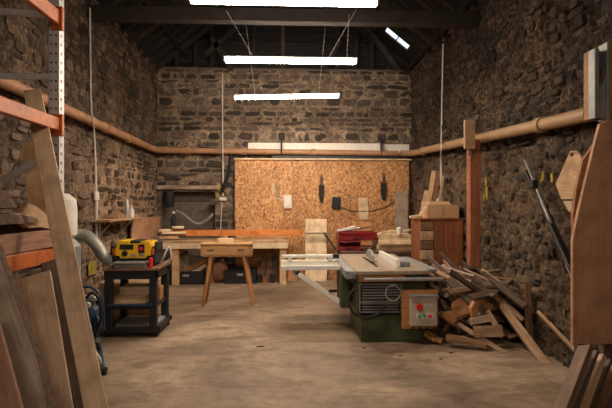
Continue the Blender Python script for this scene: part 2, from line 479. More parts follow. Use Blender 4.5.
fireplace = (PY(162, 0, YB).x - XL, PY(215, 0, YB).x - XL, 0.0, PY(0, 191, YB).z)
rubble('wall_back', (XL, YB, 0), (1, 0, 0), (0, 0, 1), (0, -1, 0), XR - XL, ZW, BACK_M, 3, fireplace, rough=0.02, cover=0.9, rows=(.07, .2), sizes=(.09, .48), cell=.03)
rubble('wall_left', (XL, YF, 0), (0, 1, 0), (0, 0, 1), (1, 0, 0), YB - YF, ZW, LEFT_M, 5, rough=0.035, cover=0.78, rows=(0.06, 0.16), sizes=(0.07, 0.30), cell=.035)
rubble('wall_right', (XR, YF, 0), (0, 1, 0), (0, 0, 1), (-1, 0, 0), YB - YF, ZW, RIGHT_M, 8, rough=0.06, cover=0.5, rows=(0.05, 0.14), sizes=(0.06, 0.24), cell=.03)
mb = MB().box((XL, YF - .1, 0), (XR, YF, ZR)); struct(mb.build('wall_front', M['brick_block']))
mb = MB().box((XL - .4, YF - .2, -0.1), (XR + .4, YB + .6, 0)); struct(mb.build('floor', M['concrete'], loc=(0, 0, 0)))
# outer masonry (thickness of the walls) so that no daylight leaks round the edges
mb = MB()
fx0, fx1 = XL + fireplace[0], XL + fireplace[1]
mb.box((XL - .5, YB + .07, 0), (fx0 - .02, YB + .5, ZW)).box((fx1 + .02, YB + .07, 0), (XR + .5, YB + .5, ZW)).box((fx0 - .02, YB + .07, fireplace[3]), (fx1 + .02, YB + .5, ZW))
mb.box((XL - .5, YF, 0), (XL - .07, YB + .5, ZW)).box((XR + .07, YF, 0), (XR + .5, YB + .5, ZW))
mb.box((XL - .2, YB - .02, ZW - .02), (XR + .2, YB + .5, ZW + .02)).box((XL - .5, YF, ZW - .02), (XL + .02, YB + .5, ZW + .02)).box((XR - .02, YF, ZW - .02), (XR + .5, YB + .5, ZW + .02))
struct(mb.build('wall_core', M['brick_block']))
# blocked recess in the back wall
mb = MB().box((fx0 - .02, YB + .28, 0), (fx1 + .02, YB + .36, fireplace[3]))
bh = 0.2; r = 0; z = 0.0
while z < fireplace[3] - .05:
    x = fx0 - (0.2 if r % 2 else 0)
    while x < fx1:
        mb.box((max(x, fx0) + .004, YB + .265, z + .005), (min(x + .4, fx1) - .004, YB + .29, min(z + bh, fireplace[3]) - .005), 0.003); x += .4
    z += bh; r += 1
mb.box((fx0 - .03, YB + .02, 0), (fx0, YB + .3, fireplace[3])).box((fx1, YB + .02, 0), (fx1 + .03, YB + .3, fireplace[3])).box((fx0 - .03, YB + .02, fireplace[3]), (fx1 + .03, YB + .3, fireplace[3] + .03))
struct(mb.build('wall_recess', M['brick_block']))
mb = MB().beam(PY(157, 187.5, YB - .03), PY(219, 187.5, YB - .03), .1, .085, None, .01); struct(mb.build('trim_lintel', M['grey_oak']))

# roof
ceiling = bpy.data.objects.new('ceiling', None); COL.objects.link(ceiling); ceiling.location = (0, 0, ZW); struct(ceiling)
sky = dict(y0=9.08, y1=9.34, x0=1.97, x1=2.42)
def rz(x): return ZW + (XR + .0 - x) * PITCH if x > XM else ZW + (x - XL) * PITCH
mb = MB()
def slab(x0, x1, y0, y1):
    mb.prism([(x0, y0, rz(x0)), (x1, y0, rz(x1)), (x1, y1, rz(x1)), (x0, y1, rz(x0))], (0, 0, .04))
slab(XL - .5, XM - .001, YF - .1, YB + .5)
slab(XM + .001, sky['x0'], YF - .1, YB + .5); slab(sky['x1'], XR + .5, YF - .1, YB + .5)
slab(sky['x0'], sky['x1'], YF - .1, sky['y0']); slab(sky['x0'], sky['x1'], sky['y1'], YB + .5)
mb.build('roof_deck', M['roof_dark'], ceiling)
MB().prism([(XL, YB + .2, ZW), (XR, YB + .2, ZW), (XM, YB + .2, ZR)], (0, .05, 0)).build('gable_boarding', M['roof_dark'], ceiling)
for i in range(26):
    y = 9.85 - i * .42
    if sky['y0'] - .02 < y < sky['y1']: pass
    for s_, xe in ((-1, XL), (1, XR)):
        a = V(xe, y, ZW - .0); b = V(XM, y, ZR)
        if s_ > 0 and abs(y - 9.2) < .5:
            continue
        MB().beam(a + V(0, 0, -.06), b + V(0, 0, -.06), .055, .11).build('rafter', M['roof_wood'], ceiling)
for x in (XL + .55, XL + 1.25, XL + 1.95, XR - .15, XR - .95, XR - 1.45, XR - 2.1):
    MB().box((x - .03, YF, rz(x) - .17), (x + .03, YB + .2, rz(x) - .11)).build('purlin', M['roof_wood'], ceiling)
for k in range(9):
    z = ZW + .16 + k * .2; dx = (z - ZW) / PITCH
    MB().box((XL + dx, YB + .12, z), (XR - dx, YB + .16, z + .05)).build('batten', M['roof_wood'], ceiling)
for px in (177, 196, 212, 254, 283, 338, 356, 372, 389):
    p = PY(px, 72, YB + .05); dz = min(p.x - XL, XR - p.x) * PITCH
    MB().box((p.x - .04, YB + .02, ZW), (p.x + .04, YB + .1, ZW + dz - .05)).build('stud', M['dark_wood'] if px == 283 else M['roof_wood'], ceiling)
def tie(Y, z0, z1, m):
    MB().box((XL - .1, Y - .09, z0), (XR + .1, Y + .09, z1), .01).build('tie_beam', m, ceiling)
zt0, zt1 = PY(300, 21, 6.5).z, PY(300, 8, 6.5).z
tie(6.59, zt0, zt1, M['truss'])
tie(2.0, zt0, zt1, M['truss'])
for Y in (8.15,):
    for s_, xe in ((-1, XL), (1, XR)):
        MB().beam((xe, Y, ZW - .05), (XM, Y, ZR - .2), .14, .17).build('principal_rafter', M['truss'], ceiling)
    MB().box((XL + .95, Y - .05, ZW + .62), (XR - .95, Y + .05, ZW + .76)).build('collar_beam', M['truss'], ceiling)
for a, b in (((205, 55), (243, 22)), ((365, 25), (398, 70)), ((340, 40), (322, 70)), ((232, 70), (212, 38))):
    MB().beam(PY(*a, 9.6), PY(*b, 9.6), .06, .1).build('brace', M['truss'], ceiling)
# roof light pane
x0, x1, y0, y1 = sky['x0'], sky['x1'], sky['y0'], sky['y1']
wn = struct(MB().prism([(x0, y0, rz(x0) + .045), (x1, y0, rz(x1) + .045), (x1, y1, rz(x1) + .045), (x0, y1, rz(x0) + .045)], (0, 0, .006)).build('window_1', M['glass']))
mb = MB()
mb.beam((x0, y0, rz(x0) + .02), (x1, y0, rz(x1) + .02), .01, .03); mb.beam((x0, y1, rz(x0) + .02), (x1, y1, rz(x1) + .02), .01, .03)
mb.beam(((x0 + x1) / 2, y0, (rz(x0) + rz(x1)) / 2 + .02), ((x0 + x1) / 2, y1, (rz(x0) + rz(x1)) / 2 + .02), .012, .03)
mb.build('window_frame', M['dark_wood'], wn)

# ------------------------------------------------------------------ fluorescent lamps
def lamp(cx, Y, Z, L, dz=0.0, label='', chains=(), th=.05):
    t = thing('fluorescent_light', label, 'ceiling light', (cx, Y, Z), 'fluorescent tubes hung down the workshop')
    a, b = V(cx - L / 2, Y, Z - dz), V(cx + L / 2, Y, Z + dz)
    MB().beam(a + V(0, 0, .035), b + V(0, 0, .035), .14, .014, None, .004).build('housing', M['grey_plate'], t)
    d = (b - a).normalized()
    MB().beam(a + d * .02, b - d * .02, .10, th, None, .018).build('diffuser', M['tube'], t)
    for p, q in ((a, a + d * .03), (b - d * .03, b)):
        MB().beam(p, q, .105, .054, None, .02).build('end_cap', M['white'], t)
    for (fx, top) in chains:
        p = a.lerp(b, fx) + V(0, 0, .042)
        top = Vector(top); n = max(6, int((top - p).length / .035)); mb = MB()
        for k in range(n):
            c0, c1 = p.lerp(top, (k - .15) / n), p.lerp(top, (k + 1.15) / n)
            x, y, z = frame(top - p); s_ = y if k % 2 else z
            mb.tube([c0, (c0 + c1) / 2 + s_ * .008, c1, (c0 + c1) / 2 - s_ * .008, c0], .0022, 4, False)
        mb.build('chain', M['galv'], t)
    return t
zz = 3.48
c1 = PY(284.5, 0, 4.53).x; c2 = PY(291, 60, 6.35).x; c3 = PY(287, 97, 8.0).x
z1 = PY(284, 1.5, 4.53).z; z2 = PY(291, 61, 6.35).z; z3 = PY(287, 97, 8.0).z
lamp(c1, 4.53, z1, 1.8, 0, 'nearest long white fluorescent tube light, brightest across the top', [(.15, (c1 - .5, 4.53, 5.6)), (.85, (c1 + .5, 4.53, 5.6))])
lamp(c2, 6.35, z2, 1.78, 0, 'middle fluorescent tube light hanging on chains below the tie beam', [(.22, PY(226, 10, 6.46)), (.78, PY(357, 8, 6.46)), (.92, PY(349, 14, 6.46))])
lamp(c3, 8.0, z3, 1.78, .025, 'furthest fluorescent tube light, slightly tilted, near the back wall', [(.2, (c3 - .75, 8.1, ZW + .66)), (.8, (c3 + .7, 8.1, ZW + .66))], .04)
for k, Y in enumerate((-1.2,)):
    lamp(0.0, Y, z1, 1.8, 0, 'fluorescent tube light above the entrance end', [(.15, (-.5, Y, 5.6)), (.85, (.5, Y, 5.6))])

# ------------------------------------------------------------------ pipes along the walls
def pipe(name, pts, r, m, joints, label):
    t = thing(name, label, 'pipe', pts[0])
    MB().tube(pts, r, 16).build('pipe_body', m, t, smooth=True)
    for a, b in joints:
        a = Vector(a); d = Vector(b).normalized()
        MB().tube([a - d * .05, a - d * .045, a + d * .045, a + d * .05], [r * 1.02, r * 1.25, r * 1.25, r * 1.02], 16).build('joint_collar', m, t, smooth=True)
    return t
PR = 0.062
a = PX(62, 108, XL + .1); b = PX(153, 149, XL + .1)
a2 = a + (a - b) * 1.1
bl = PY(163, 150.5, YB - .13); br = PY(404, 153.5, YB - .13)
pl = [a2, a, b + (a - b).normalized() * .1, b * .6 + bl * .4 + V(-.01, .02, 0), bl + V(.12, 0, 0)]
pipe('wall_pipe', pl, PR, M['clay'], [(a.lerp(b, .35), b - a), (a.lerp(b, .62), b - a)], 'brown clay pipe running high along the left stone wall')
pipe('wall_pipe', [bl + V(.16, 0, 0), bl.lerp(br, .5), br - V(.12, 0, 0)], PR * .95, M['clay'], [(bl.lerp(br, q), br - bl) for q in (.1, .33, .62, .92)], 'long brown pipe crossing the back wall above the strand board')
c = PX(414, 153, XR - .14); d = PX(590, 114, XR - .14)
pipe('wall_pipe', [br + V(-.08, 0, 0), br + V(.02, -.02, 0), c, c.lerp(d, .5), d], PR * 1.02, M['clay_pale'], [(c.lerp(d, .12), d - c), (c.lerp(d, .55), d - c), (c.lerp(d, .86), d - c)], 'pale buff pipe sloping down along the right stone wall')

def conduit(pts, r, label, box=None, boxsize=(.09, .035, .12), name='electrical_conduit'):
    t = thing(name, label, 'conduit', pts[-1])
    MB().tube(spline(pts, 5), r, 8).build('conduit_tube', M['white'], t, smooth=True)
    for q in (box or []):
        q = Vector(q); s_ = boxsize
        o = MB().box(q - V(*s_) / 2, q + V(*s_) / 2, .008).build('switch_box', M['white'], t)
    return t
X_ = XL + .05
conduit([PX(90, 8, X_), PX(90.5, 60, X_), PX(91, 100, X_ + .01), PX(92, 116, X_ + .2), PX(94, 130, X_ + .03), PX(95.5, 160, X_), PX(96, 192, X_)], .011,
        'thin white cable conduit running down the left wall to a switch box', [PX(96.5, 196, X_)], (.035, .12, .12))
conduit([PX(97, 201, X_), PX(96.5, 222, X_), PX(96.5, 243, X_)], .016, 'thicker white conduit below the switch box on the left wall', [PX(97, 241, X_)], (.035, .1, .08))
conduit([PY(222.5, 73, YB - .05), PY(222.6, 140, YB - .05), PY(222.8, 147, YB - .22), PY(222.8, 156, YB - .22), PY(223, 164, YB - .05), PY(223, 196, YB - .05)], .012,
        'white conduit running down the back wall left of the strand board', [PY(223, 199, YB - .05)], (.14, .05, .07))
MB().tube([PY(222, 202, YB - .06), PY(221, 220, YB - .07), PY(220.5, 238, YB - .06)], .007, 6).build('c', M['white']).name = 'hanging_cable'
tag(bpy.data.objects['hanging_cable'], 'thin pale cable hanging below the white box on the back wall', 'cable')
xr = XR - .06
conduit([PX(443, 44, xr), PX(442, 100, xr), PX(441.5, 135, xr), PX(441.5, 144, xr - .2), PX(441, 152, xr - .2), PX(441, 160, xr), PX(441, 192, xr)], .013, 'white conduit running down the right wall behind the cardboard box', [])
t = thing('wall_socket', 'round white fitting at the foot of the right wall conduit', 'socket', PX(441, 204, xr))
MB().lathe([(.0, 0), (.05, .0), (.075, .03), (.07, .08), (.03, .12), (0, .13)], PX(441, 204, xr - .08), n=14).build('socket_cover', M['white'], t, smooth=True)
MB().box(PX(441, 199, xr - .02) - V(.03, .03, .03), PX(441, 199, xr - .02) + V(.03, .03, .03), .006).build('back_plate', M['white'], t)

# dark brace pipe and paint marks
tag(MB().tube([PY(231, 154, YB - .12), PY(229, 172, YB - .08), PY(222, 192, YB - .06)], [.03, .035, .045], 8).build('stay_pipe', M['black'], smooth=True), 'dark slanting pipe stay below the back wall pipe', 'pipe')
def splat(pts, nrm, label, m=M['paint_y']):
    mb = MB(); rs = random.Random(len(label)); nrm = Vector(nrm)
    _, u, v = frame(nrm)
    for p, r in pts:
        p = Vector(p); N = 11
        mb.prism([p + (u * math.cos(k * 2 * math.pi / N) * rs.uniform(.35, .6) + v * math.sin(k * 2 * math.pi / N) * rs.uniform(.7, 1.3)) * r for k in range(N)], nrm * .004)
    return tag(mb.build('paint_mark', m), label, 'paint mark', 'sprayed paint marks on the stone')
splat([(PY(219, 186, YB - .035), .07), (PY(218, 195, YB - .035), .05), (PY(224, 190, YB - .035), .05), (PY(226, 182, YB - .035), .035)], (0, -1, 0), 'yellow sprayed paint mark beside the white box on the back wall')
splat([(PX(486, 182, XR - .06), .06), (PX(487, 192, XR - .06), .09), (PX(484, 198, XR - .06), .05)], (-1, 0, 0), 'yellow sprayed paint mark right of the red timber post')
splat([(PX(543, 176, XR - .06), .05), (PX(541, 181, XR - .06), .03), (PX(552, 178, XR - .06), .045)], (-1, 0, 0), 'yellow sprayed paint mark between the leaning rail and plywood template')

# ------------------------------------------------------------------ strand board partition
YO = YB - .14
zt = PY(300, 160, YO).z
ox = [PY(p, 200, YO).x for p in (235.5, 293, 351, 409)]
t = thing('strand_board_partition', 'orange brown strand board panelling covering the lower back wall', 'board partition', (ox[1], YO, 0))
for i in range(3):
    MB().box((ox[i] + .003, YO, 0), (ox[i + 1] - .003, YO + .018, zt), .001).build('strand_panel', M['osb'], t)
MB().box((ox[0] - .02, YO - .05, zt), (ox[3] + .05, YO + .1, zt + .03), .003).build('top_ledge', M['pale'], t)
for x in ox: MB().box((x - .03, YO + .02, 0), (x + .03, YO + .08, zt)).build('support_batten', M['dark_woodZ'], t)
MB().box((ox[0] - .01, YO - .001, 1.2), (ox[0] + .002, YO + .02, zt)).build('edge_strip', M['pineZ'], t)
tag(MB().cyl(PY(236, 180, YO - .04), PY(236, 180, YO), .02, 8).build('coat_peg', M['black']), 'small black peg on the left edge of the strand board', 'peg')
def smear(px, py, rx, ry, m, label, sd):
    rs_ = random.Random(sd); c = PY(px, py, YO - .001)
    return tag(MB().prism([c + V(math.cos(k * .45) * rx * rs_.uniform(.6, 1.2), 0, math.sin(k * .45) * ry * rs_.uniform(.7, 1.15)) for k in range(14)], (0, -.0015, 0)).build('plaster_smear', m), label, 'stain')
smear(278, 192, .05, .26, M['scrap_light'], 'tall brownish smear on the left strand board above the white socket box', 3)
smear(273, 190, .035, .14, M['plaster'], 'pale plaster smear on the left strand board', 5)
# white boards behind pipe
tag(MB().box(PY(248, 153, YB - .055), PY(281, 143, YB - .035), .003).build('white_board', M['white_board']), 'short length of white board above the back pipe, leftmost', 'board')
tag(MB().box(PY(282, 153, YB - .055), PY(380, 143.5, YB - .035), .003).build('white_board', M['white_board']), 'longest white board fixed above the back pipe', 'board')
tag(MB().box(PY(381, 153.5, YB - .055), PY(409, 144.5, YB - .035), .003).build('white_board', M['white_board']), 'short white board above the back pipe, at its right end', 'board')
for px in (281.5, 381):
    tag(MB().box(PY(px - .8, 155, YB - .06), PY(px + .8, 138, YB - .22), .002).build('pipe_bracket', M['rubber']), 'dark strap holding the back pipe near the %s end of the white board' % ('left' if px < 300 else 'right'), 'bracket')
# dark gap shelf
tag(MB().box(PY(272, 158.4, YO - .03), PY(400, 156.5, YO + .05)).build('dark_batten', M['black']), 'long dark batten lying on top of the strand board', 'batten')

def wallbox(px0, py0, px1, py1, m, name, label, cat, Y=YO, d=.07, tilt=0, parts=None):
    a, b = PY(px0, py1, Y), PY(px1, py0, Y); c = (a + b) / 2 - V(0, d / 2 + .001, 0)
    ax = (V(math.cos(tilt), 0, math.sin(tilt)), V(0, 1, 0), V(-math.sin(tilt), 0, math.cos(tilt)))
    if not parts:
        return tag(MB().obox(c, (b.x - a.x, d, b.z - a.z), ax, .006).build(name, m), label, cat)
    t = thing(name, label, cat, c)
    MB().obox(c, (b.x - a.x, d, b.z - a.z), ax, .008).build('casing', m, t)
    MB().obox(c + V(0, -d / 2 - .003, 0), ((b.x - a.x) * .7, .008, (b.z - a.z) * .7), ax, .003).build('cover_plate', parts, t)
    return t
wallbox(283.5, 195, 291.5, 208.5, M['white'], 'socket_box', 'white socket box on the strand board beside the left joint', 'socket', tilt=.04, parts=M['white_board'])
wallbox(332, 197, 340, 208.5, M['black'], 'black_box', 'small black box fixed to the middle strand board', 'socket', tilt=-.06, parts=M['rubber'])
tag(MB().cyl(PY(283, 200, YO - .01), PY(270, 196, YO - .01), .006, 6).build('stub_cable', M['white']), 'short white cable left of the white socket box', 'cable')
wallbox(358.5, 198, 368, 220, M['pale'], 'pale_offcut', 'pale rectangular wood offcut hung in the middle of the strand board', 'board', d=.02, tilt=.05)
board('grey_plywood_sheet', PY(401.5, 283, YO - .1), PY(401.5, 191, YO - .03), .27, .02, (0, -1, .05), M['plyz'], label='narrow greyish plywood sheet standing at right end of strand board')
board('plywood_offcut', PY(316, 283, YO - .3), PY(316, 219, YO - .05), .44, .02, (0, -1, .1), M['pale'], label='pale plywood offcut leaning on the strand board behind the sliding table')
board('plywood_offcut', PY(362, 245, YO - .3), PY(362, 222, YO - .2), .40, .02, (0, -1, .1), M['amber'], label='small amber plywood offcut behind the red drawers')
def brush(px, y0, y1, label):
    t = thing('hanging_brush', label, 'brush', PY(px, y1, YO))
    p = lambda y: PY(px, y, YO - .03)
    MB().cyl(PY(px, y0 + 2, YO), PY(px, y0 + 2, YO - .05), .008, 6).build('hook', M['steel'], t)
    MB().obox((p(y0) + p(y0 + 11)) / 2, (.05, .03, (p(y0) - p(y0 + 11)).length), (V(1, 0, 0), V(0, 1, 0), V(0, 0, 1)), .01).build('handle', M['dark_woodZ'], t)
    a, b = p(y0 + 10), p(y1); mb = MB()
    mb.prism([a + V(-.05, .02, 0), a + V(.05, .02, 0), a + V(.055, .02, -.12), b + V(.035, .02, .08), b + V(.0, .02, 0), b + V(-.03, .02, .03), a + V(-.06, .02, -.2)], (0, -.045, 0))
    mb.build('bristles', M['rubber'], t)
brush(321.5, 175, 203, 'black brush hanging on the strand board above the black box')
brush(383.5, 173, 201, 'black brush hanging near the right end of the strand board')
tag(MB().tube(spline([PY(341, 207, YO - .02), PY(352, 211, YO - .02), PY(370, 211, YO - .02), PY(385, 207, YO - .02), PY(396, 200, YO - .02)], 6), .007, 6).build('black_cable', M['rubber']), 'thin black cable sagging across the strand board', 'cable')
tag(MB().beam(PY(305, 233.5, YO - .25), PY(350, 233, YO - .25), .05, .03).build('dark_rail', M['grey_oak']), 'thin horizontal rail in front of the strand board', 'rail')
tag(MB().tube([PY(324, 233, YO - .3), PY(336, 250, YO - .6)], .02, 6).build('slanting_bar', M['black']), 'thin black bar slanting behind the sliding table', 'bar')

# things around the recess
t = thing('spray_bottle', 'dark bottle with white cap standing on the bench near the recess', 'bottle', PY(173, 230, 9.45))
MB().lathe([(.0, 0), (.055, 0), (.058, .05), (.055, .22), (.02, .27), (.018, .31)], PY(173.5, 229, 9.5), n=14).build('bottle_body', M['rubber'], t, smooth=True)
MB().lathe([(0, 0), (.028, 0), (.028, .04), (0, .045)], PY(173.5, 213.5, 9.5), n=12).build('cap', M['white'], t, smooth=True)
tag(MB().tube(spline([PY(176, 211, YB - .06), PY(183, 214, YB - .1), PY(193, 222, YB - .1), (PY(200, 223.5, YB - .1)), PY(208, 219, YB - .1), PY(213, 214, YB - .06)], 6), .026, 8).build('drooping_hose', M['grey_plate'], smooth=True), 'dark grey hose drooping across the blocked recess', 'hose')
tag(MB().tube([PY(169.5, 190, YB - .05), PY(169.5, 192, YB - .05), PY(169, 200, YB - .07), PY(169.5, 207, YB - .05)], [.02, .1, .11, .08], 10).build('black_bag', M['rubber'], smooth=True), 'black bag hanging at the left corner of the recess', 'bag')
tag(MB().box((XL + .08, 8.05, .8), (XL + .11, 9.85, 1.3), .004).build('brown_panel', M['tan_panel']), 'plain brown panel fixed low on the left wall near the back corner', 'panel')

# ------------------------------------------------------------------ long workbench
YW = 9.1
a, b = PY(160, 240.5, YW), PY(288.5, 248.5, YW)
t = thing('workbench', 'long pale timber workbench in front of the back wall', 'workbench', ((a.x + b.x) / 2, YW + .3, 0))
MB().box((a.x, YW, a.z - .035), (b.x, YW + .65, a.z), .004).build('bench_top', M['pine'], t)
MB().box((a.x + .02, YW + .01, b.z), (b.x - .01, YW + .06, a.z - .035), .003).build('apron', M['pale'], t)
MB().box((a.x + .02, YW + .58, b.z), (b.x - .01, YW + .63, a.z - .035), .003).build('apron', M['pine'], t)
for px in (174.5, 283):
    x = PY(px, 260, YW).x
    for yy in (YW + .06, YW + .5): MB().box((x - .065, yy, 0), (x + .065, yy + .08, a.z - .036), .005).build('leg', M['pineZ'], t)
ZB = a.z
a, b = PY(168, 230, YW + .25), PY(303, 235.5, YW + .25)
tag(MB().box((a.x, YW + .2, b.z), (b.x, YW + .3, a.z), .004).build('orange_beam', M['orange_timber'], loc=(0, YW, b.z)), 'long orange timber lying above the back workbench', 'timber beam')
for k, px in enumerate((172, 225, 280)):
    x = PY(px, 238, YW + .25).x
    tag(MB().box((x - .05, YW + .18, ZB), (x + .05, YW + .32, b.z), .004).build('packing_block', M['pine']), ['wood packing block under the left end of the orange timber', 'wood packing block under the middle of the orange timber', 'wood packing block under the right end of the orange timber'][k], 'wood block')
rs = random.Random(3)
for k, (x0, y0, x1, y1) in enumerate(((159, 228, 172, 233), (162, 231, 186, 235), (172, 225, 184, 230))):
    q0, q1 = PY(x0, (y0 + y1) / 2, YW + .12), PY(x1, (y0 + y1) / 2, YW + .16)
    board('bench_offcut', q0, q1, .09, .045, (0, .2, 1), M['pale'], wane=.004, label=['pale offcut at the left end of the bench', 'pale offcut lying flat under others at bench left', 'topmost pale offcut on the bench beside dark bottle'][k], cat='offcut')
for k, (x0, x1) in enumerate(((160, 178),)):
    q0, q1 = PY(x0, 237.5, YW + .1), PY(x1, 237.5, YW + .1)
    board('bench_offcut', q0, q1, .1, .05, (0, 0, 1), M['pine'], label='brown offcut on the bench top below the pale ones', cat='offcut')

# under the bench
def crate(name, px0, py0, px1, py1, Y, dep, m, label, cat, lid=True):
    a, b = PY(px0, py1, Y), PY(px1, py0, Y); z0 = 0
    t = thing(name, label, cat, ((a.x + b.x) / 2, Y + dep / 2, z0)); h = b.z
    mb = MB(); th = .015
    mb.box((a.x, Y, 0), (b.x, Y + th, h)).box((a.x, Y + dep - th, 0), (b.x, Y + dep, h)).box((a.x, Y, 0), (a.x + th, Y + dep, h)).box((b.x - th, Y, 0), (b.x, Y + dep, h)).box((a.x, Y, 0), (b.x, Y + dep, .02))
    mb.build('tub', m, t)
    mb = MB()
    mb.box((a.x - .012, Y - .012, h), (b.x + .012, Y + .02, h + .02)).box((a.x - .012, Y + dep - .02, h), (b.x + .012, Y + dep + .012, h + .02)).box((a.x - .012, Y, h), (a.x + .02, Y + dep, h + .02)).box((b.x - .02, Y, h), (b.x + .012, Y + dep, h + .02))
    mb.build('rim', m, t)
    c = V((a.x + b.x) / 2, Y - .014, h * .72); MB().box(c - V(.06, .004, .02), c + V(.06, .008, .02), .003).build('handle', M['grey_plate'], t)
    return a, b
crate('storage_box', 168, 272, 204, 284, 9.25, .45, M['black'], 'wide open black storage box under the left of the workbench', 'box')
crate('storage_box', 224, 271, 256, 285, 9.3, .45, M['black'], 'black storage box under the workbench behind the splayed table legs', 'box')
crate('plastic_basket', 174, 257, 189, 268, 9.74, .09, M['white'], 'white plastic basket behind the wide black box', 'basket')
for k, (p0, p1, m, l) in enumerate((((181, 273), (209, 258), 'amber', 'brown board sloping out of the wide black box'), ((186, 276), (206, 265), 'pale', 'pale board sloping out of the wide black box'), ((165, 262), (188, 252), 'scrap', 'dark board resting behind the white basket'))):
    q0, q1 = PY(*p0, 9.5), PY(*p1, 9.62); board('sloping_board', q0, q1, .1, .025, (0.3, -.6, .8), M[m], label=l)
t = thing('sack', 'rounded brown sack slumped under the middle of the workbench', 'sack', PY(220, 282, 9.5))
mb = MB().ball(PY(219, 272, 9.5), .19, 14, (1, .8, 1.1)); mb.build('sack_body', M['sack'], t, smooth=True)
MB().ball(PY(222, 263, 9.55), .08, 10, (.8, .8, 1.3)).build('sack_neck', M['sack'], t, smooth=True)
for k, (px, y0, m) in enumerate(((262, 252, 'scrap'), (268, 256, 'brown_panel'), (273, 253, 'dark_woodZ'), (205, 250, 'dark_woodZ'), (246, 250, 'brown_panel'), (292, 262, 'amber'))):
    p = PZ(px, 283 if k < 5 else 281, 0); q = V(p.x + .03, min(p.y + .3, 9.78), PY(px, y0, 9.7).z)
    p = V(q.x - .03, 9.55, 0.0)
    board('upright_offcut', p, q, .1 if k != 5 else .2, .025, (0, -1, .1), M[m], label=['upright brown offcut under the right of the workbench', 'red brown upright offcut between two others under bench', 'rightmost dark upright offcut under the workbench', 'dark upright offcut left of the brown sack', 'brown upright offcut behind the narrower black box', 'amber board standing right of the workbench leg'][k], cat='offcut')
for k, (px, py, rr) in enumerate(((265, 277, .07), (272, 280, .05), (212, 280, .05), (259, 280, .05))):
    p = PZ(px, 283, 0); p.y = 9.45
    tag(MB().lathe([(0, 0), (rr, 0), (rr, .14), (rr * .7, .16), (0, .16)], V(p.x, 9.42, 0), n=12).build('tin', M['rubber' if k % 2 else 'sack'], smooth=True), ['brown tin on the floor beneath the bench right end', 'small black tin next to the brown tin under bench', 'small brown tin beside the wide black box', 'small black tin right of the narrower black box'][k], 'tin')

# ------------------------------------------------------------------ small splayed-leg table
Y0 = 7.2
a, b = PY(200.5, 245, Y0), PY(251.5, 256.5, Y0)
t = thing('console_table', 'small wooden console table with splayed legs and drawer', 'table', ((a.x + b.x) / 2, Y0 + .18, 0))
D = .36
MB().box((a.x - .01, Y0 - .012, a.z - .002), (b.x + .01, Y0 + D, a.z + .022), .004).build('table_top', M['console'], t)
mb = MB()
mb.box((a.x, Y0, b.z), (a.x + .02, Y0 + D - .02, a.z)).box((b.x - .02, Y0, b.z), (b.x, Y0 + D - .02, a.z)).box((a.x, Y0 + D - .04, b.z), (b.x, Y0 + D - .02, a.z)).box((a.x, Y0, b.z), (b.x, Y0 + D - .02, b.z + .015)).box((a.x, Y0, a.z - .02), (b.x, Y0 + .02, a.z))
mb.build('table_frame', M['console'], t)
dr = MB().box((a.x + .026, Y0 - .006, b.z + .02), (b.x - .026, Y0 + .02, a.z - .022), .003).build('drawer', M['console'], t)
for px in (210.5, 241):
    c = PY(px, 250.3, Y0 - .006); MB().box(c - V(.055, .002, .011), c + V(.055, .003, .011), .004).build('finger_slot', M['dark_wood'], dr)
for sx, (p0, p1) in ((-1, ((211, 257), (202.5, 306))), (1, ((243.5, 257), (253, 306)))):
    for yy, dy in ((.04, -.02), (D - .07, .03)):
        A = PY(*p0, Y0 + .04); B = PY(*p1, Y0 + .0); A.y = Y0 + yy; B.y = Y0 + yy + dy; B.z = 0; A.z = b.z + .01
        MB().tube([A, A.lerp(B, .5), B], [.031, .028, .018], 10).build('leg', M['console_leg'], t, smooth=True)
c0, c1 = PY(217.5, 241.5, Y0 + .1), PY(233, 237, Y0 + .1)
tag(MB().box((c0.x, Y0 + .08, a.z + .022), (c1.x, Y0 + .2, a.z + .022 + .065), .004).build('pine_block', M['pale']), 'small pale wood block on the console table', 'wood block')

# ------------------------------------------------------------------ left wall shelf and goods
z = PX(120, 218, XL).z + .01
ya, yb = PX(104, 218, XL + .2).y, PX(138, 218, XL + .2).y
t = thing('wall_shelf', 'narrow wooden shelf on metal brackets on left wall', 'shelf', (XL + .1, (ya + yb) / 2, z))
MB().box((XL + .03, ya, z - .03), (XL + .28, yb, z), .003).build('shelf_board', M['scrap_light'], t)
for y in (ya + .25, yb - .35):
    MB().box((XL + .04, y - .012, z - .24), (XL + .055, y + .012, z - .03)).box((XL + .04, y - .012, z - .045), (XL + .24, y + .012, z - .03)).beam((XL + .05, y, z - .22), (XL + .22, y, z - .04), .012, .012).build('bracket', M['galv'], t)
def onshelf(px, dx=.17):
    y = PX(px, 216, XL + dx).y; return V(XL + dx, y, z)
t = thing('spray_can', 'tall pale spray can with pointed cap on wall shelf', 'spray can', onshelf(127))
MB().lathe([(0, 0), (.035, 0), (.037, .01), (.037, .19), (.025, .215)], onshelf(127), n=14).build('can_body', M['steel'], t, smooth=True)
MB().lathe([(.022, .216), (.022, .26), (.008, .29), (0, .29)], onshelf(127), n=12).build('cap', M['white'], t, smooth=True)
t = thing('glue_bottle', 'short white bottle right of the tall can', 'bottle', onshelf(131.5))
MB().lathe([(0, 0), (.045, 0), (.045, .1), (.03, .14)], onshelf(131.5), n=14).build('bottle_body', M['white'], t, smooth=True)
MB().lathe([(.015, .14), (.015, .17), (.006, .2), (0, .2)], onshelf(131.5), n=10).build('nozzle', M['white'], t, smooth=True)
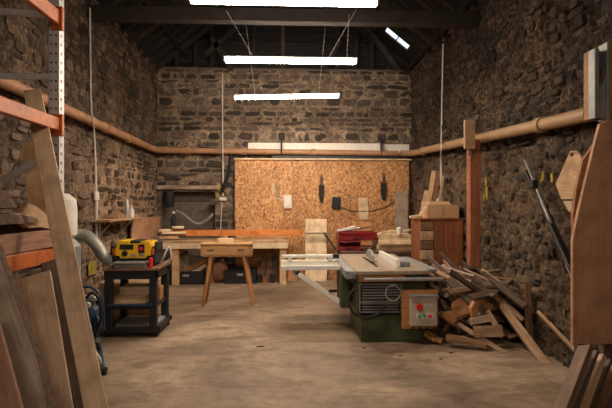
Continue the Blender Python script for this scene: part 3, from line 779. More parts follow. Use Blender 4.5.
for k, (px, h, m, l) in enumerate(((113, .07, 'scrap', 'small brown wood scrap at the left end of shelf'), (117, .12, 'scrap_light', 'pale tapered wood scrap on the wall shelf'), (121, .08, 'amber', 'amber wood scrap left of the spray can'), (135.5, .05, 'scrap_light', 'low wood scrap at the right end of shelf'))):
    p = onshelf(px, .15); y = p.y
    tag(MB().prism([(p.x - .06, y - .1, z), (p.x - .06, y + .12, z), (p.x - .06, y + .08, z + h * .6), (p.x - .06, y - .02, z + h), (p.x - .06, y - .09, z + h * .5)], (.1, 0, 0)).build('shelf_scrap', M[m]), l, 'offcut')
t = thing('warning_sign', 'yellow warning sign low on the left wall below the hose', 'sign', PX(92, 268, XL + .05))
p0, p1 = PX(88.5, 276, XL + .06), PX(95.5, 260, XL + .06)
MB().box((XL + .055, p0.y, p0.z), (XL + .062, p1.y, p1.z)).build('sign_plate', M['sign_y'], t)
MB().box((XL + .062, p0.y + .08, p0.z + .09), (XL + .064, p1.y - .08, p1.z - .07)).build('sign_symbol', M['brown_panel'], t)

# ------------------------------------------------------------------ planer stand and planer
fl = PZ(104.5, 337, 0); fr = PZ(156, 337, 0)
SX0, SX1, SY0, SY1 = fl.x, fr.x, fl.y, fl.y + .62
SY0 = (fl.y + fr.y) / 2; SY1 = SY0 + .62
ztop = PY(130, 269, SY0).z + .01
t = thing('planer_stand', 'black steel stand with lower shelf carrying the yellow planer', 'machine stand', ((SX0 + SX1) / 2, (SY0 + SY1) / 2, 0))
MB().box((SX0 - .02, SY0 - .02, ztop - .03), (SX1 + .02, SY1 + .02, ztop), .004).build('stand_top', M['brown_panel'], t)
MB().box((SX0, SY0, ztop - .13), (SX1, SY0 + .03, ztop - .03)).box((SX0, SY1 - .03, ztop - .13), (SX1, SY1, ztop - .03)).box((SX0, SY0, ztop - .13), (SX0 + .03, SY1, ztop - .03)).box((SX1 - .03, SY0, ztop - .13), (SX1, SY1, ztop - .03)).build('top_frame', M['black'], t)
lw = .085
for x in (SX0, SX1 - lw):
    for y in (SY0, SY1 - lw): MB().box((x, y, .06), (x + lw, y + lw, ztop - .03), .008).build('leg', M['black'], t)
zs = PY(130, 305, SY0).z
MB().box((SX0 + .02, SY0 + .01, zs - .05), (SX1 - .02, SY1 - .02, zs - .01)).build('shelf', M['black'], t)
MB().cyl((SX0 + .05, SY0 - .01, zs), (SX1 - .05, SY0 - .01, zs), .018, 10).build('front_rail', M['blue'], t, smooth=True)
mb = MB()
mb.box((SX0 - .03, SY0 - .02, .05), (SX1 + .03, SY0 + .06, .1)).box((SX0 - .03, SY1 - .06, .05), (SX1 + .03, SY1 + .02, .1)).box((SX0 - .03, SY0, .05), (SX0 + .05, SY1, .1)).box((SX1 - .05, SY0, .05), (SX1 + .03, SY1 + .02, .1))
mb.build('base_frame', M['black'], t)
for x in (SX0 + .02, SX1 + .0):
    for y in (SY0 + .02, SY1 - .05):
        MB().cyl((x - .015, y, .03), (x + .015, y, .03), .03, 14).build('castor', M['rubber'], t, smooth=True)
MB().box((SX0 + .1, SY0 + .08, .1), (SX1 - .02, SY1 - .1, .125)).build('base_board', M['grey_plate'], t)
# blocks on shelf
bs = [((.08, .1), (.44, .3), .10, 'pine', 'pale thick timber block on the stand shelf, lower one', 0), ((.14, .12), (.50, .34), .10, 'pale', 'pale timber block on top of the lower block on stand', .10), ((.40, .33), (.56, .5), .16, 'amber', 'short brown timber block behind others on stand shelf', 0)]
for (x0, y0), (x1, y1), h, m, l, zo in bs:
    tag(MB().box((SX0 + x0, SY0 + y0, zs - .01 + zo), (SX0 + x1, SY0 + y1, zs - .01 + zo + h), .004).build('timber_block', M[m]), l, 'timber block')
# planer
YP = SY0 + .1
pa, pb = PY(112, 262, YP), PY(154, 241, YP)
t = thing('thickness_planer', 'yellow and black portable thickness planer on black stand', 'planer', ((pa.x + pb.x) / 2, YP + .2, ztop))
W0, W1, z0, z1 = pa.x, pb.x, ztop, pb.z
MB().box((W0 + .02, YP, z0), (W1 - .02, YP + .36, z0 + .05), .01).build('base_plate', M['rubber'], t)
MB().box((W0 + .05, YP - .14, z0 + .05), (W1 - .06, YP + .42, z0 + .072), .005).build('feed_table', M['steel'], t)
MB().box((W0 + .06, YP - .12, z0 + .0), (W1 - .07, YP - .02, z0 + .05), .01).build('feed_bracket', M['grey_plate'], t)
h = z1 - z0
for x in (W0 + .04, W1 - .04):
    for y in (YP + .05, YP + .31): MB().cyl((x, y, z0 + .04), (x, y, z0 + .16), .02, 10).build('column', M['rubber'], t, smooth=True)
MB().box((W0 + .005, YP + .02, z0 + .075), (W1 - .005, YP + .35, z0 + .15), .02).build('cutter_head', M['rubber'], t)
body = MB()
body.prism([(W0 + .04, YP, z0 + .135), (W0 + .08, YP, z0 + .135), (W0 + .10, YP, z0 + .105), (W1 - .10, YP, z0 + .105), (W1 - .08, YP, z0 + .135), (W1 - .04, YP, z0 + .135), (W1 - .03, YP, z0 + .22), (W1 - .06, YP, z1 - .01), (W1 - .16, YP, z1 - .01), (W1 - .17, YP, z1 - .03), (W0 + .2, YP, z1 - .03), (W0 + .19, YP, z1), (W0 + .07, YP, z1), (W0 + .04, YP, z0 + .22)], (0, .36, 0))
MB().box((W0 + .2, YP + .02, z1 - .035), (W1 - .17, YP + .3, z1 + .005), .01).build('top_cover', M['rubber'], t)
for x in (W0 - .005, W1 - .035): MB().box((x, YP + .01, z0 + .03), (x + .045, YP + .34, z0 + .24), .012).build('side_column', M['rubber'], t)
for x in (W0 + .0, W1 - .03): MB().box((x, YP + .0, z0 + .14), (x + .03, YP + .06, z0 + .22), .006).build('side_badge', M['orange'], t)
for x in (W0 + .1, W1 - .16): MB().box((x, YP - .01, z0 + .05), (x + .06, YP + .03, z0 + .09), .006).build('roller_guard', M['rubber'], t)
body = body.build('housing', M['yellow'], t)
MB().box((W0 + .09, YP - .006, z1 - .10), (W0 + .25, YP + .005, z1 - .04), .003).build('rating_plate', M['black'], body)
MB().box((W0 + .31, YP - .012, z1 - .14), (W0 + .38, YP + .005, z1 - .04), .004).build('switch', M['black'], body)
MB().box((W0 + .325, YP - .02, z1 - .11), (W0 + .365, YP - .01, z1 - .07), .004).build('switch_paddle', M['redbtn'], body)
MB().cyl((W0 + .15, YP - .012, z0 + .16), (W0 + .15, YP + .01, z0 + .16), .035, 16).build('depth_dial', M['rubber'], body, smooth=True)
for k in range(2): MB().box((W0 + .22 + .1 * k, YP - .008, z0 + .125), (W0 + .28 + .1 * k, YP + .004, z0 + .155), .003).build('label_plate', M['grey_plate'], body)
MB().box((W0 + .0, YP + .02, z0 + .16), (W0 - .03, YP + .3, z0 + .26), .02).build('side_handle', M['rubber'], t)
MB().box((W1 - .0, YP + .02, z0 + .18), (W1 + .03, YP + .3, z0 + .30), .02).build('side_handle', M['rubber'], t)
MB().tube([(W1 - .04, YP + .05, z1), (W1 - .04, YP + .05, z1 + .035), (W1 + .05, YP + .03, z1 + .035), (W1 + .05, YP + .03, z1 + .07)], .009, 8).build('crank', M['steel'], t, smooth=True)
MB().ball((W1 + .05, YP + .03, z1 + .08), .02).build('crank_knob', M['rubber'], t, smooth=True)
MB().tube([(W0 + .03, YP + .3, z0 + .2), (W0 - .05, YP + .28, z0 + .15), (W0 - .09, YP + .15, z0 + .07)], .05, 14).build('dust_port', M['rubber'], t, smooth=True)
tag(MB().box((SX1 - .09, SY0 + .0, ztop), (SX1 - .05, SY0 + .04, ztop + .12), .008).build('red_clamp', M['redbtn']), 'small red clamp at the right front corner of planer stand', 'clamp')
tag(MB().tube(spline([(SX1 - .02, SY0 + .3, ztop + .02), (SX1 + .03, SY0 + .25, ztop + .12), (SX1 + .08, SY0 + .27, ztop + .22), (SX1 + .1, SY0 + .3, ztop + .08), (SX1 + .02, SY0 + .33, ztop + .02)], 6), .014, 8).build('looped_hose', M['white'], smooth=True), 'pale looped hose right of the planer', 'hose')
tag(MB().beam(PY(140, 238, YP + .5), PY(156, 236, YP + .5), .1, .02).build('narrow_strip', M['pine']), 'thin wood strip on top of the planer', 'strip') if False else None
# dust hose with ribs
hp = spline([PY(66, 236, 5.25), PY(79, 235, 5.35), PY(88, 237, 5.45), PY(97, 246, 5.6), PY(103, 256, 5.72), PY(110, 261, 5.8)], 36)
rr = [0.062 + .007 * math.cos(i * 2 * math.pi / 4) for i in range(len(hp))]
tag(MB().tube(hp, rr, 16).build('dust_hose', M['hose'], smooth=True), 'ribbed grey dust hose running to the yellow planer', 'hose')
# dust extractor / white drum
pe = PY(60, 232, 5.15)
t = thing('dust_extractor', 'white topped dust extractor mostly behind the leaning board', 'dust extractor', (pe.x, 5.2, 0))
r = .17
c = V(PY(60, 232, 5.2).x, 5.2, 0)
MB().lathe([(0, 1.18), (r * .8, 1.18), (r, 1.22), (r, 1.5), (r * .93, 1.6), (r * .5, 1.66), (0, 1.67)], c, n=24).build('filter_drum', M['white'], t, smooth=True)
MB().lathe([(0, .25), (r * 1.1, .25), (r * 1.2, .3), (r * 1.2, 1.1), (r * .8, 1.18), (0, 1.18)], c, n=24).build('drum', M['grey_plate'], t, smooth=True)
for k in range(3):
    a_ = k * 2.1 + .4; MB().cyl(c + V(math.cos(a_) * r, math.sin(a_) * r, 0), c + V(math.cos(a_) * r, math.sin(a_) * r, .3), .016, 8).build('leg', M['black'], t, smooth=True)
MB().cyl(c + V(.1, 0, 1.2), PY(66, 236, 5.25), .06, 14).build('outlet', M['black'], t, smooth=True)
# blue machine
bx = PY(92, 300, 4.6)
t = thing('blue_compressor', 'dark blue workshop compressor with hoses behind the leaning board', 'compressor', (bx.x, 4.6, 0))
Yc = 4.6
MB().tube([PY(70, 313, Yc), PY(74, 313, Yc), PY(92, 313, Yc), PY(97, 313, Yc)], [.06, .12, .12, .05], 18).build('motor_body', M['blue'], t, smooth=True)
MB().cyl(PY(98, 322, Yc), PY(93, 321, Yc - .05), .055, 16).build('fan_cover', M['blue'], t, smooth=True)
mb = MB(); mb.tube(spline([PY(74, 330, Yc), PY(78, 292, Yc), PY(88, 287, Yc), PY(98, 292, Yc), PY(103, 306, Yc), PY(104, 330, Yc)], 5), .013, 8); mb.build('carry_frame', M['blue'], t, smooth=True)
for off in (0, .05):
    MB().tube(spline([PY(84, 300, Yc - off), PY(92, 293, Yc - .1), PY(99, 300, Yc - .1), PY(101, 318, Yc - .08), PY(96, 334, Yc - .05), PY(100, 350, Yc - .06)], 6), .012, 7).build('hose', M['rubber'], t, smooth=True)
zf = 0.0
MB().tube([PY(94, 326, Yc), PY(99, 345, Yc), PY(104, 373, Yc - .2)], .022, 8).build('leg', M['blue'], t, smooth=True)
p = PY(104, 373, Yc - .2); MB().tube([p, V(p.x + .02, p.y, .03)], .016, 8).build('leg', M['black'], t, smooth=True)
p = PY(80, 330, Yc); MB().cyl(p, V(p.x - .05, p.y, 0), .025, 8).build('leg', M['blue'], t, smooth=True)
p = PY(86, 330, Yc + .3); MB().cyl(p, V(p.x, p.y, 0), .025, 8).build('leg', M['black'], t, smooth=True)
p = PY(103, 376, Yc - .2); MB().cyl(V(p.x - .02, p.y, .035), V(p.x + .03, p.y, .035), .035, 14).build('wheel', M['rubber'], t, smooth=True)
MB().tube([PY(84, 326, Yc), PY(87, 338, Yc), PY(92, 350, Yc), PY(90, 360, Yc)], [.04, .06, .05, .02], 12).build('pump_head', M['black'], t, smooth=True)
p = PY(88, 305, Yc - .1); MB().cyl(p, p + V(0, -.03, 0), .03, 14).build('pressure_gauge', M['white'], t, smooth=True)
for k, (px, py) in enumerate(((86, 318), (95, 308), (100, 330), (97, 340))):
    q = PY(px, py, Yc - .12); MB().cyl(q, q + V(.03, -.05, .01), .022, 12).build('valve', M['steel' if k % 2 else 'black'], t, smooth=True)
MB().tube(spline([PY(92, 350, Yc - .1), PY(99, 356, Yc - .15), PY(101, 366, Yc - .15), PY(95, 372, Yc - .1)], 5), .008, 6).build('drain_hose', M['white'], t, smooth=True)
MB().obox(PY(90, 298, Yc), (.14, .1, .05), (V(1, 0, 0), V(0, 1, 0), V(0, 0, 1)), .01).build('cylinder_head', M['steel'], t)
# timber packing on floor near extractor
tag(MB().box((-2.5, 6.5, 0), (-1.75, 7.1, .5), .01).build('timber_crate', M['scrap_light']), 'wooden crate on the floor behind the planer stand', 'crate')

# ------------------------------------------------------------------ pallet racking
XK = -1.93; YK = 4.02
t = thing('pallet_racking', 'tall pallet racking with orange beams and perforated steel upright', 'racking', (XK - .3, 3.2, 0))
def upright(x, y, w_=.085):
    up = MB()
    up.box((x - w_ / 2, y - .04, 0), (x + w_ / 2, y - .037, 3.9)).box((x + w_ / 2 - .003, y - .04, 0), (x + w_ / 2, y + .05, 3.9)).box((x - w_ / 2, y - .04, 0), (x - w_ / 2 + .003, y + .05, 3.9))
    mb = up; mb.cur = 1; z = .3
    while z < 3.85:
        mb.box((x - .026, y - .042, z), (x - .012, y - .0395, z + .014)).box((x + .012, y - .042, z), (x + .026, y - .0395, z + .014)).box((x + w_ / 2 - .001, y - .01, z), (x + w_ / 2 + .001, y + .006, z + .026)); z += .075
    up = up.build('upright', [M['galv'], M['hole']], t)
    MB().box((x - .07, y - .06, 0), (x + .07, y + .07, .008)).build('foot_plate', M['galv'], up)
ux = PY(56, 100, YK).x
upright(ux, YK); upright(XL + .2, YK)
upright(ux, .6); upright(XL + .2, .6)
XBm = ux + .035
for yy in (103.6, 5, 225):
    pass
def rack_beam(zc, h=.11, xx=XBm):
    b_ = MB()
    b_.box((xx - .025, .65, zc - h / 2), (xx + .022, YK - .045, zc + h / 2), .006)
    b_.build('beam', M['orange'], t)
    for y in (YK - .055, .66):
        MB().box((xx - .05, y - .012, zc - h / 2 - .04), (xx + .045, y + .03, zc + h / 2 + .03), .004).build('beam_connector', M['orange'], t)
zb1 = PX(56, 124, XBm).z; zb2 = PX(54, 15, XBm).z; zb3 = PX(54, 254, XBm).z
YKs = YK
rack_beam(zb1, .105); rack_beam(zb2, .12); rack_beam(zb3, .115)
rack_beam(zb3, .11, XL + .23); rack_beam(zb1, .105, XL + .23)
for z0_, z1_ in ((PY(50, 15, YK).z, PY(0, 9, YK).z), (1.97, 1.55), (1.0, .6), (2.6, 2.6)):
    MB().beam((ux - .03, YK + .0, z0_), (XL + .2, YK + .0, z1_ + (z0_ - z1_) * .3), .03, .045).build('brace', M['galv'], t)
# goods on the rack's lower beam (z = zb3+.0625)
zr = zb3 + .0625
board('live_edge_slab', (-2.08, 1.2, zr + .07), (-2.05, 3.88, zr + .07), .42, .13, (0, 0, 1), M['elm'], wane=.012, label='thick red brown squared slab directly on the lower orange beam', cat='slab')
board('live_edge_slab', (-2.18, 1.3, zr + .175), (-2.15, 3.9, zr + .175), .48, .07, (0, .02, 1), M['elm'], wane=.03, bark=M['bark'], label='waney slab lying on the thick squared slab', cat='slab')
board('live_edge_slab', (-2.20, 1.3, zr + .25), (-2.12, 3.75, zr + .25), .44, .06, (0.05, 0, 1), M['grey_oak'], wane=.04, bark=M['bark'], ragged=.08, label='pale torn ended slab midway up the rack pile', cat='slab')
board('live_edge_slab', (-2.24, 1.3, zr + .33), (-2.2, 3.6, zr + .33), .42, .07, (-.06, 0, 1), M['bark'], wane=.04, bark=M['bark'], label='dark bark covered slab above the torn ended slab', cat='slab')
board('live_edge_slab', (-2.26, 1.3, zr + .42), (-2.22, 3.5, zr + .42), .36, .07, (.1, 0, 1), M['elm'], wane=.04, bark=M['bark'], label='brown waney slab fourth from the top of the rack pile', cat='slab')
for k, (dx, y1, th_, m_) in enumerate(((0.02, 3.45, .08, 'elm'), (-.03, 3.35, .07, 'dark_wood'), (.0, 3.2, .08, 'bark'))):
    board('live_edge_slab', (-2.27 + dx, 1.3, zr + .51 + .085 * k), (-2.22 + dx, y1, zr + .51 + .085 * k), .36 - .03 * k, th_, (.05, 0, 1), M[m_], wane=.04, bark=M['bark'], ragged=.04, label=['dark rough slab third from the top of the rack pile', 'dark rough slab second from the top of the rack pile', 'uppermost bark covered slab of the rack pile'][k], cat='slab')
# torn pale splinter
q = PY(16, 217, 3.3)
sp = MB()
T = [(15, 214), (22, 213), (27, 203), (36, 206), (46, 214), (52, 219), (52, 229), (40, 227), (30, 228), (20, 222)]
sp.prism([PX(a_, b_, -1.86) for a_, b_ in T], (-.05, 0, .0))
tag(sp.build('splintered_piece', M['scrap_light']), 'pale splintered timber piece sticking out beside the leaning board', 'offcut')

# leaning boards, left
def lean(name, A, YA, B, YB_, wd, th, m, label, w1=None, wane=0.0, bark=None, nrm=(0.35, -1, .15), tofloor=True, ragged=0):
    """A = bottom pixel, B = top pixel"""
    p0, p1 = PY(*A, YA), PY(*B, YB_)
    if tofloor:
        d = p1 - p0; p0 = p0 - d * ((p0.z - .02) / d.z)
    return board(name, p0, p1, wd, th, nrm, m, wane=wane, w1=w1, label=label, bark=bark, ragged=ragged)
lean('leaning_board', (96, 408), 2.95, (32.5, 91), 3.93, .13, .035, M['ash'], 'long straight pale brown board leaning up past the orange racking beam', w1=.125)
lean('leaning_board', (42, 226), 3.95, (31, 143), 4.2, .15, .03, M['pine'], 'shorter yellowish board behind the long leaning board', nrm=(.1, -1, .1))
lean('leaning_board', (50, 408), 2.62, (31, 277), 3.1, .215, .03, M['oak'], 'wide brown plank leaning left of the long board', w1=.23, nrm=(.3, -1, .2))
lean('leaning_board', (86, 408), 3.05, (50, 262), 3.5, .10, .04, M['dark_wood'], 'dark waney plank in the gap behind the long board', wane=.008, bark=M['bark'])
lean('leaning_board', (36, 408), 2.3, (-16, 250), 2.7, .125, .05, M['grey_oak'], 'bark edged slab leaning at the far left foreground', wane=.012, bark=M['bark'], nrm=(.3, -1, .2))
lean('leaning_board', (8, 408), 2.0, (-20, 300), 2.2, .10, .03, M['elm'], 'reddish brown board at the bottom left corner', nrm=(.3, -1, .2))
t = thing('floor_lamp_tray', 'rounded grey tray on the rack below the lower orange beam', 'tray', PY(38, 270, 3.5))
MB().lathe([(0, 0), (.06, 0), (.1, .03), (.105, .03), (.065, -.01), (0, -.01)], PY(36, 272, 3.7), n=18).build('tray_bowl', M['steel'], t, smooth=True)
t.name = 'metal_tray'

# ------------------------------------------------------------------ table saw
YS = 5.3
gx0, gx1 = PY(361, 330, YS).x, PY(422, 330, YS).x
t = thing('panel_saw', 'green industrial panel saw with grey table and sliding carriage', 'table saw', ((gx0 + gx1) / 2, YS + .4, 0))
zg = PY(390, 315, YS).z
MB().box((gx0, YS, 0.0), (gx1, YS + .85, zg), .01).build('base_cabinet', M['green'], t)
MB().box((gx0 - .02, YS - .01, zg), (gx1 + .02, YS + .9, zg + .02), .004).build('base_rim', M['black'], t)
ux0, ux1 = PY(358.5, 300, YS).x, gx1 + .05
ztb = PY(360, 271, YS - .05).z
MB().box((ux0, YS + .02, zg + .02), (ux1, YS + 1.5, ztb - .05), .01).build('body', M['green'], t)
g0, g1 = PY(359.5, 312, YS), PY(401, 284, YS)
gr = MB().box((g0.x, YS - .005, g0.z), (g1.x, YS + .02, g1.z), .003).build('vent_panel', M['black'], t)
mb = MB(); n = 9
for k in range(n):
    z = g0.z + .03 + (g1.z - g0.z - .06) * k / (n - 1); mb.box((g0.x + .03, YS - .011, z - .006), (g1.x - .03, YS - .004, z + .004))
mb.build('louvre', M['grey_plate'], gr)
mb = MB()
for (a_, b_) in (((g0.x, g0.z), (g1.x, g0.z)), ((g0.x, g1.z), (g1.x, g1.z)), ((g0.x, g0.z), (g0.x, g1.z)), ((g1.x, g0.z), (g1.x, g1.z)), ((g0.x, (g0.z * .65 + g1.z * .35)), (g1.x, (g0.z * .65 + g1.z * .35)))):
    mb.beam((a_[0], YS - .012, a_[1]), (b_[0], YS - .012, b_[1]), .012, .012)
mb.build('panel_trim', M['grey_plate'], gr)
MB().box((ux0 + .0, YS - .03, ztb - .13), (ux1 - .25, YS + .02, ztb - .05), .01).build('front_rail_cover', M['amber'], t)
# table, running away from the camera
tx0 = PY(347, 262, 6.0).x; tx1 = PY(430, 270, YS).x + .1
MB().box((ux0 - .03, YS - .06, ztb - .045), (ux1 + .02, YS + 1.75, ztb), .006).build('saw_table', M['castiron'], t)
MB().box((ux1 + .02, YS + .1, ztb - .04), (ux1 + .16, YS + 1.4, ztb - .005), .006).build('extension_table', M['grey_plate'], t)
MB().box((ux0 + .25, YS + .3, ztb), (ux0 + .29, YS + 1.3, ztb + .003)).build('blade_slot', M['rubber'], t)
# rip fence
fx = PY(388, 262, 6.0).x
MB().box((fx, YS + .25, ztb), (fx + .05, YS + 1.3, ztb + .09), .005).build('rip_fence', M['alu'], t)
MB().box((fx + .05, YS + .3, ztb), (fx + .18, YS + .55, ztb + .06), .01).build('fence_carriage', M['grey_plate'], t)
MB().cyl((ux0 + .05, YS - .09, ztb - .09), (ux1 + .16, YS - .09, ztb - .09), .02, 12).build('fence_rail', M['steel'], t, smooth=True)
# blade guard on arm
bgx = ux0 + .27
MB().prism([(bgx - .015, YS + .55, ztb + .05), (bgx - .015, YS + 1.0, ztb + .05), (bgx - .015, YS + 1.0, ztb + .1), (bgx - .015, YS + .85, ztb + .16), (bgx - .015, YS + .65, ztb + .15), (bgx - .015, YS + .55, ztb + .1)], (.03, 0, 0)).build('blade_guard', M['grey_plate'], t)
# left side mechanism
sx = PY(346, 288, 5.85).x
MB().box((sx - .07, 5.8, PY(346, 308, 5.8).z), (sx + .05, 6.25, ztb - .06), .008).build('carriage_pedestal', M['green'], t)
MB().box((sx - .0, YS + .1, ztb - .16), (ux0 + .02, YS + 1.5, ztb - .06), .008).build('carriage_rail', M['black'], t)
MB().cyl((sx + .05, YS + .15, ztb - .05), (sx + .12, YS + .12, ztb - .13), .04, 14).build('handwheel_hub', M['steel'], t, smooth=True)
MB().tube(spline([(ux0 - .03, YS + .02, ztb - .2), (ux0 - .11, YS - .0, ztb - .3), (ux0 - .07, YS - .03, ztb - .46), (ux0 + .08, YS - .05, ztb - .52), (ux0 + .22, YS - .05, ztb - .47), (ux0 + .3, YS - .03, ztb - .38)], 7), .015, 8).build('power_cable', M['rubber'], t, smooth=True)
c = PY(393, 293, YS - .05)
MB().tube([c + V(math.cos(k * .4) * .085, 0, math.sin(k * .4) * .085) for k in range(17)], .008, 6).build('cable_loop', M['galv'], t, smooth=True)
MB().tube(spline([PY(437, 326, YS - .1), PY(440, 335, YS - .05), PY(450, 338, YS), PY(456, 330, YS)], 5), .012, 7).build('supply_cable', M['rubber'], t, smooth=True)
# control panel
b0, b1 = PY(401, 328, YS - .04), PY(409, 289, YS - .04)
cb = MB().box((b0.x, YS - .08, b0.z), (PY(437, 300, YS - .04).x, YS - .05, b1.z), .003).build('mounting_board', M['amber'], t)
k0, k1 = PY(410.5, 326.5, YS - .16), PY(437.5, 296.5, YS - .16)
cp = MB().box((k0.x, YS - .16, k0.z), (k1.x, YS - .08, k1.z), .01).build('control_box', M['grey_box'], t)
MB().box((k0.x - .01, YS - .175, k1.z - .01), (k1.x + .01, YS - .07, k1.z + .012), .003).build('hood', M['grey_plate'], cp)
def btn(px, py, r, m, name, d=.02):
    c = PY(px, py, YS - .16); MB().lathe([(0, 0), (r * .8, 0), (r, .3 * d), (r, d), (r * .8, d * 1.25), (0, d * 1.3)], c, (0, -1, 0), 18).build(name, m, cp, smooth=True)
btn(419, 306.5, .036, M['redbtn'], 'emergency_stop_button', .03)
b0, b1 = PY(416, 319, YS - .16), PY(433.5, 312.5, YS - .16)
MB().box((b0.x, YS - .163, b0.z), (b1.x, YS - .159, b1.z)).build('button_plate', M['white'], cp)
btn(419.2, 315.8, .016, M['greenbtn'], 'start_button'); btn(424.2, 315.8, .016, M['greenbtn'], 'start_button'); btn(429.7, 315.8, .02, M['redbtn'], 'stop_button')
b0 = PY(424, 305, YS - .16); MB().box(b0 - V(.0, .003, .012), b0 + V(.09, .002, .012)).build('label_plate', M['galv'], cp)
for k in range(4):
    p = PY(413 + k * 7, 327, YS - .12); MB().cyl(p, p - V(0, 0, .03), .012, 8).build('cable_gland', M['rubber'], cp, smooth=True)
# sliding table outrigger
t2 = t
Ya = 5.95
a, b = PY(280.5, 266, Ya), PY(342, 270, Ya)
zs0, zs1 = b.z, a.z
st_ = MB().box((a.x, Ya, zs0), (b.x, Ya + .03, zs1), .003).build('sliding_table_edge', M['alu'], t)
MB().box((a.x, Ya + .03, zs1 - .025), (b.x, Ya + .62, zs1 - .004), .003).build('sliding_table_top', M['table_green'], t)
MB().box((a.x, Ya + .6, zs0), (b.x, Ya + .63, zs1), .003).build('sliding_table_edge', M['alu'], t)
MB().box((b.x - .02, YS + .1, zs0 - .03), (b.x + .12, YS + 1.7, zs1 + .01), .006).build('sliding_carriage', M['grey_plate'], t)
c0, c1 = PY(282, 257.5, Ya + .45), PY(334, 254.5, Ya + .45)
MB().box((c0.x, Ya + .42, c0.z), (c1.x, Ya + .47, c1.z), .004).build('crosscut_fence', M['alu'], t)
for px in (290, 330):
    p = PY(px, 260, Ya + .44); MB().box((p.x - .025, Ya + .42, zs1), (p.x + .025, Ya + .47, c0.z)).build('fence_clamp', M['white'], t)
c = PY(336, 256, Ya + .4); MB().box(c - V(.04, .03, .03), c + V(.04, .03, .03), .006).build('fence_stop', M['black'], t)
p0, p1 = PY(296, 272, Ya + .05), PY(341, 303, Ya + .05)
MB().beam(p0, p1, .06, .065, (0, 0, 1), .006).build('support_strut', M['white_board'], t)
MB().cyl(p0 + V(0, -.03, 0), p0 + V(0, .03, 0), .04, 12).build('strut_pivot', M['grey_plate'], t, smooth=True)
MB().cyl(p1 + V(0, -.04, 0), p1 + V(0, .05, 0), .03, 12).build('strut_pivot', M['grey_plate'], t, smooth=True)
p = PY(333, 291, Ya); MB().box(p - V(.05, .0, .02), p + V(.05, .04, .015), .008).build('release_lever', M['rubber'], t)

# outfeed bench behind the saw with red drawer units and stacked timber
YT = 7.45
bx0, bx1 = PY(341, 258, YT).x, 2.05
zo = .80
t = thing('outfeed_bench', 'dark low bench behind the saw carrying red drawers and timber', 'bench', ((bx0 + bx1) / 2, YT + .4, 0))
MB().box((bx0, YT, zo - .04), (bx1, YT + .85, zo), .004).build('bench_top', M['dark_wood'], t)
for x in (bx0 + .03, bx1 - .11):
    for y in (YT + .03, YT + .74): MB().box((x, y, 0), (x + .08, y + .08, zo - .04), .004).build('leg', M['dark_woodZ'], t)
MB().box((bx0 + .05, YT + .02, zo - .16), (bx1 - .05, YT + .05, zo - .04)).build('apron', M['dark_wood'], t)
def red_case(px0, py0, px1, py1, Y, dep, label, zb):
    a, b = PY(px0, py1, Y), PY(px1, py0, Y); h = (b.z - a.z)
    t = thing('tool_case', label, 'tool case', ((a.x + b.x) / 2, Y + dep / 2, zb))
    mb = MB(); th = .012; z0, z1 = zb, zb + h
    mb.box((a.x, Y, z0), (b.x, Y + dep, z0 + th)).box((a.x, Y, z0), (a.x + th, Y + dep, z1)).box((b.x - th, Y, z0), (b.x, Y + dep, z1)).box((a.x, Y + dep - th, z0), (b.x, Y + dep, z1)).box((a.x, Y, z0), (b.x, Y + th, z0 + h * .45))
    mb.build('case_body', M['red'], t)
    mb = MB(); mb.box((a.x - .008, Y - .006, z1 - .02), (b.x + .008, Y + .015, z1), .003).box((a.x - .008, Y, z1 - .02), (a.x + .015, Y + dep, z1), .003).box((b.x - .015, Y, z1 - .02), (b.x + .008, Y + dep, z1), .003); mb.build('case_rim', M['red'], t)
    MB().box(((a.x + b.x) / 2 - .06, Y - .015, z0 + h * .2), ((a.x + b.x) / 2 + .06, Y, z0 + h * .32), .004).build('handle', M['rubber'], t)
    return a, b, z1
a, b, z1 = red_case(338.5, 245, 361, 255, YT + .1, .35, 'lower red metal tool case on the bench behind the saw', zo)
a2, b2, z2 = red_case(339, 235, 377, 243.5, YT + .15, .4, 'wide red metal tool case stacked above the lower one', z1 + .005)
zc = z2
for k, (x0, x1, dy, m, l) in enumerate(((342, 362, .2, 'steel', 'grey steel bar sticking out of the upper red case'), (350, 374, .28, 'black', 'black clamp lying across the upper red case'), (340, 358, .32, 'alu', 'silver straightedge leaning on the upper red case'), (346, 358, .12, 'white', 'pale tool between the two red cases'))):
    if k < 3: q0 = V(PY(x0, 236, YT).x, YT + .1 + dy, zc + .01); q1 = V(PY(x1, 233, YT).x, YT + dy, zc + .07 + .01 * k)
    else: q0 = V(PY(x0, 246, YT).x, YT + .13, z1 - .02); q1 = V(PY(x1, 246, YT).x, YT + .3, z1 - .015)
    board('hand_tool', q0, q1, .04, .018, (0, 0, 1), M[m], label=l, cat='tool')
# pale boards stacked on the bench
sl = ['lowest', 'second from bottom', 'middle', 'second from top', 'topmost']
zz_ = zo
rs = random.Random(21)
for k in range(5):
    x0 = PY(377 + rs.uniform(-1.5, 3), 240, YT + .2).x; x1 = PY(415 + rs.uniform(-3, 2), 240, YT + .2).x
    h = .048 + .01 * (k == 2)
    tag(MB().box((x0, YT + .12 + rs.uniform(-.02, .05), zz_), (min(x1, bx1), YT + .55 + rs.uniform(-.03, .1), zz_ + h), .003).build('stacked_board', M['pale' if k != 0 else 'pine']), 'pale board in the stack behind the saw, %s' % sl[k], 'board', 'pale boards stacked behind the saw')
    zz_ += h + .002
for k, (xa, xb, m) in enumerate(((383, 398, 'pale'), (392, 404, 'pine'), (400, 414, 'pale'))):
    q0 = V(PY(xa, 234, YT).x, YT + .2, zz_ + .02 + .012 * k); q1 = V(PY(xb, 232, YT).x, YT + .35 - .1 * k, zz_ + .05 + .012 * k)
    board('short_offcut', q0, q1, .06, .03, (0, 0, 1), M[m], label=['short pale offcut on the left of the board stack', 'short offcut in the middle on top of the board stack', 'short pale offcut on the right of the board stack'][k], cat='offcut')
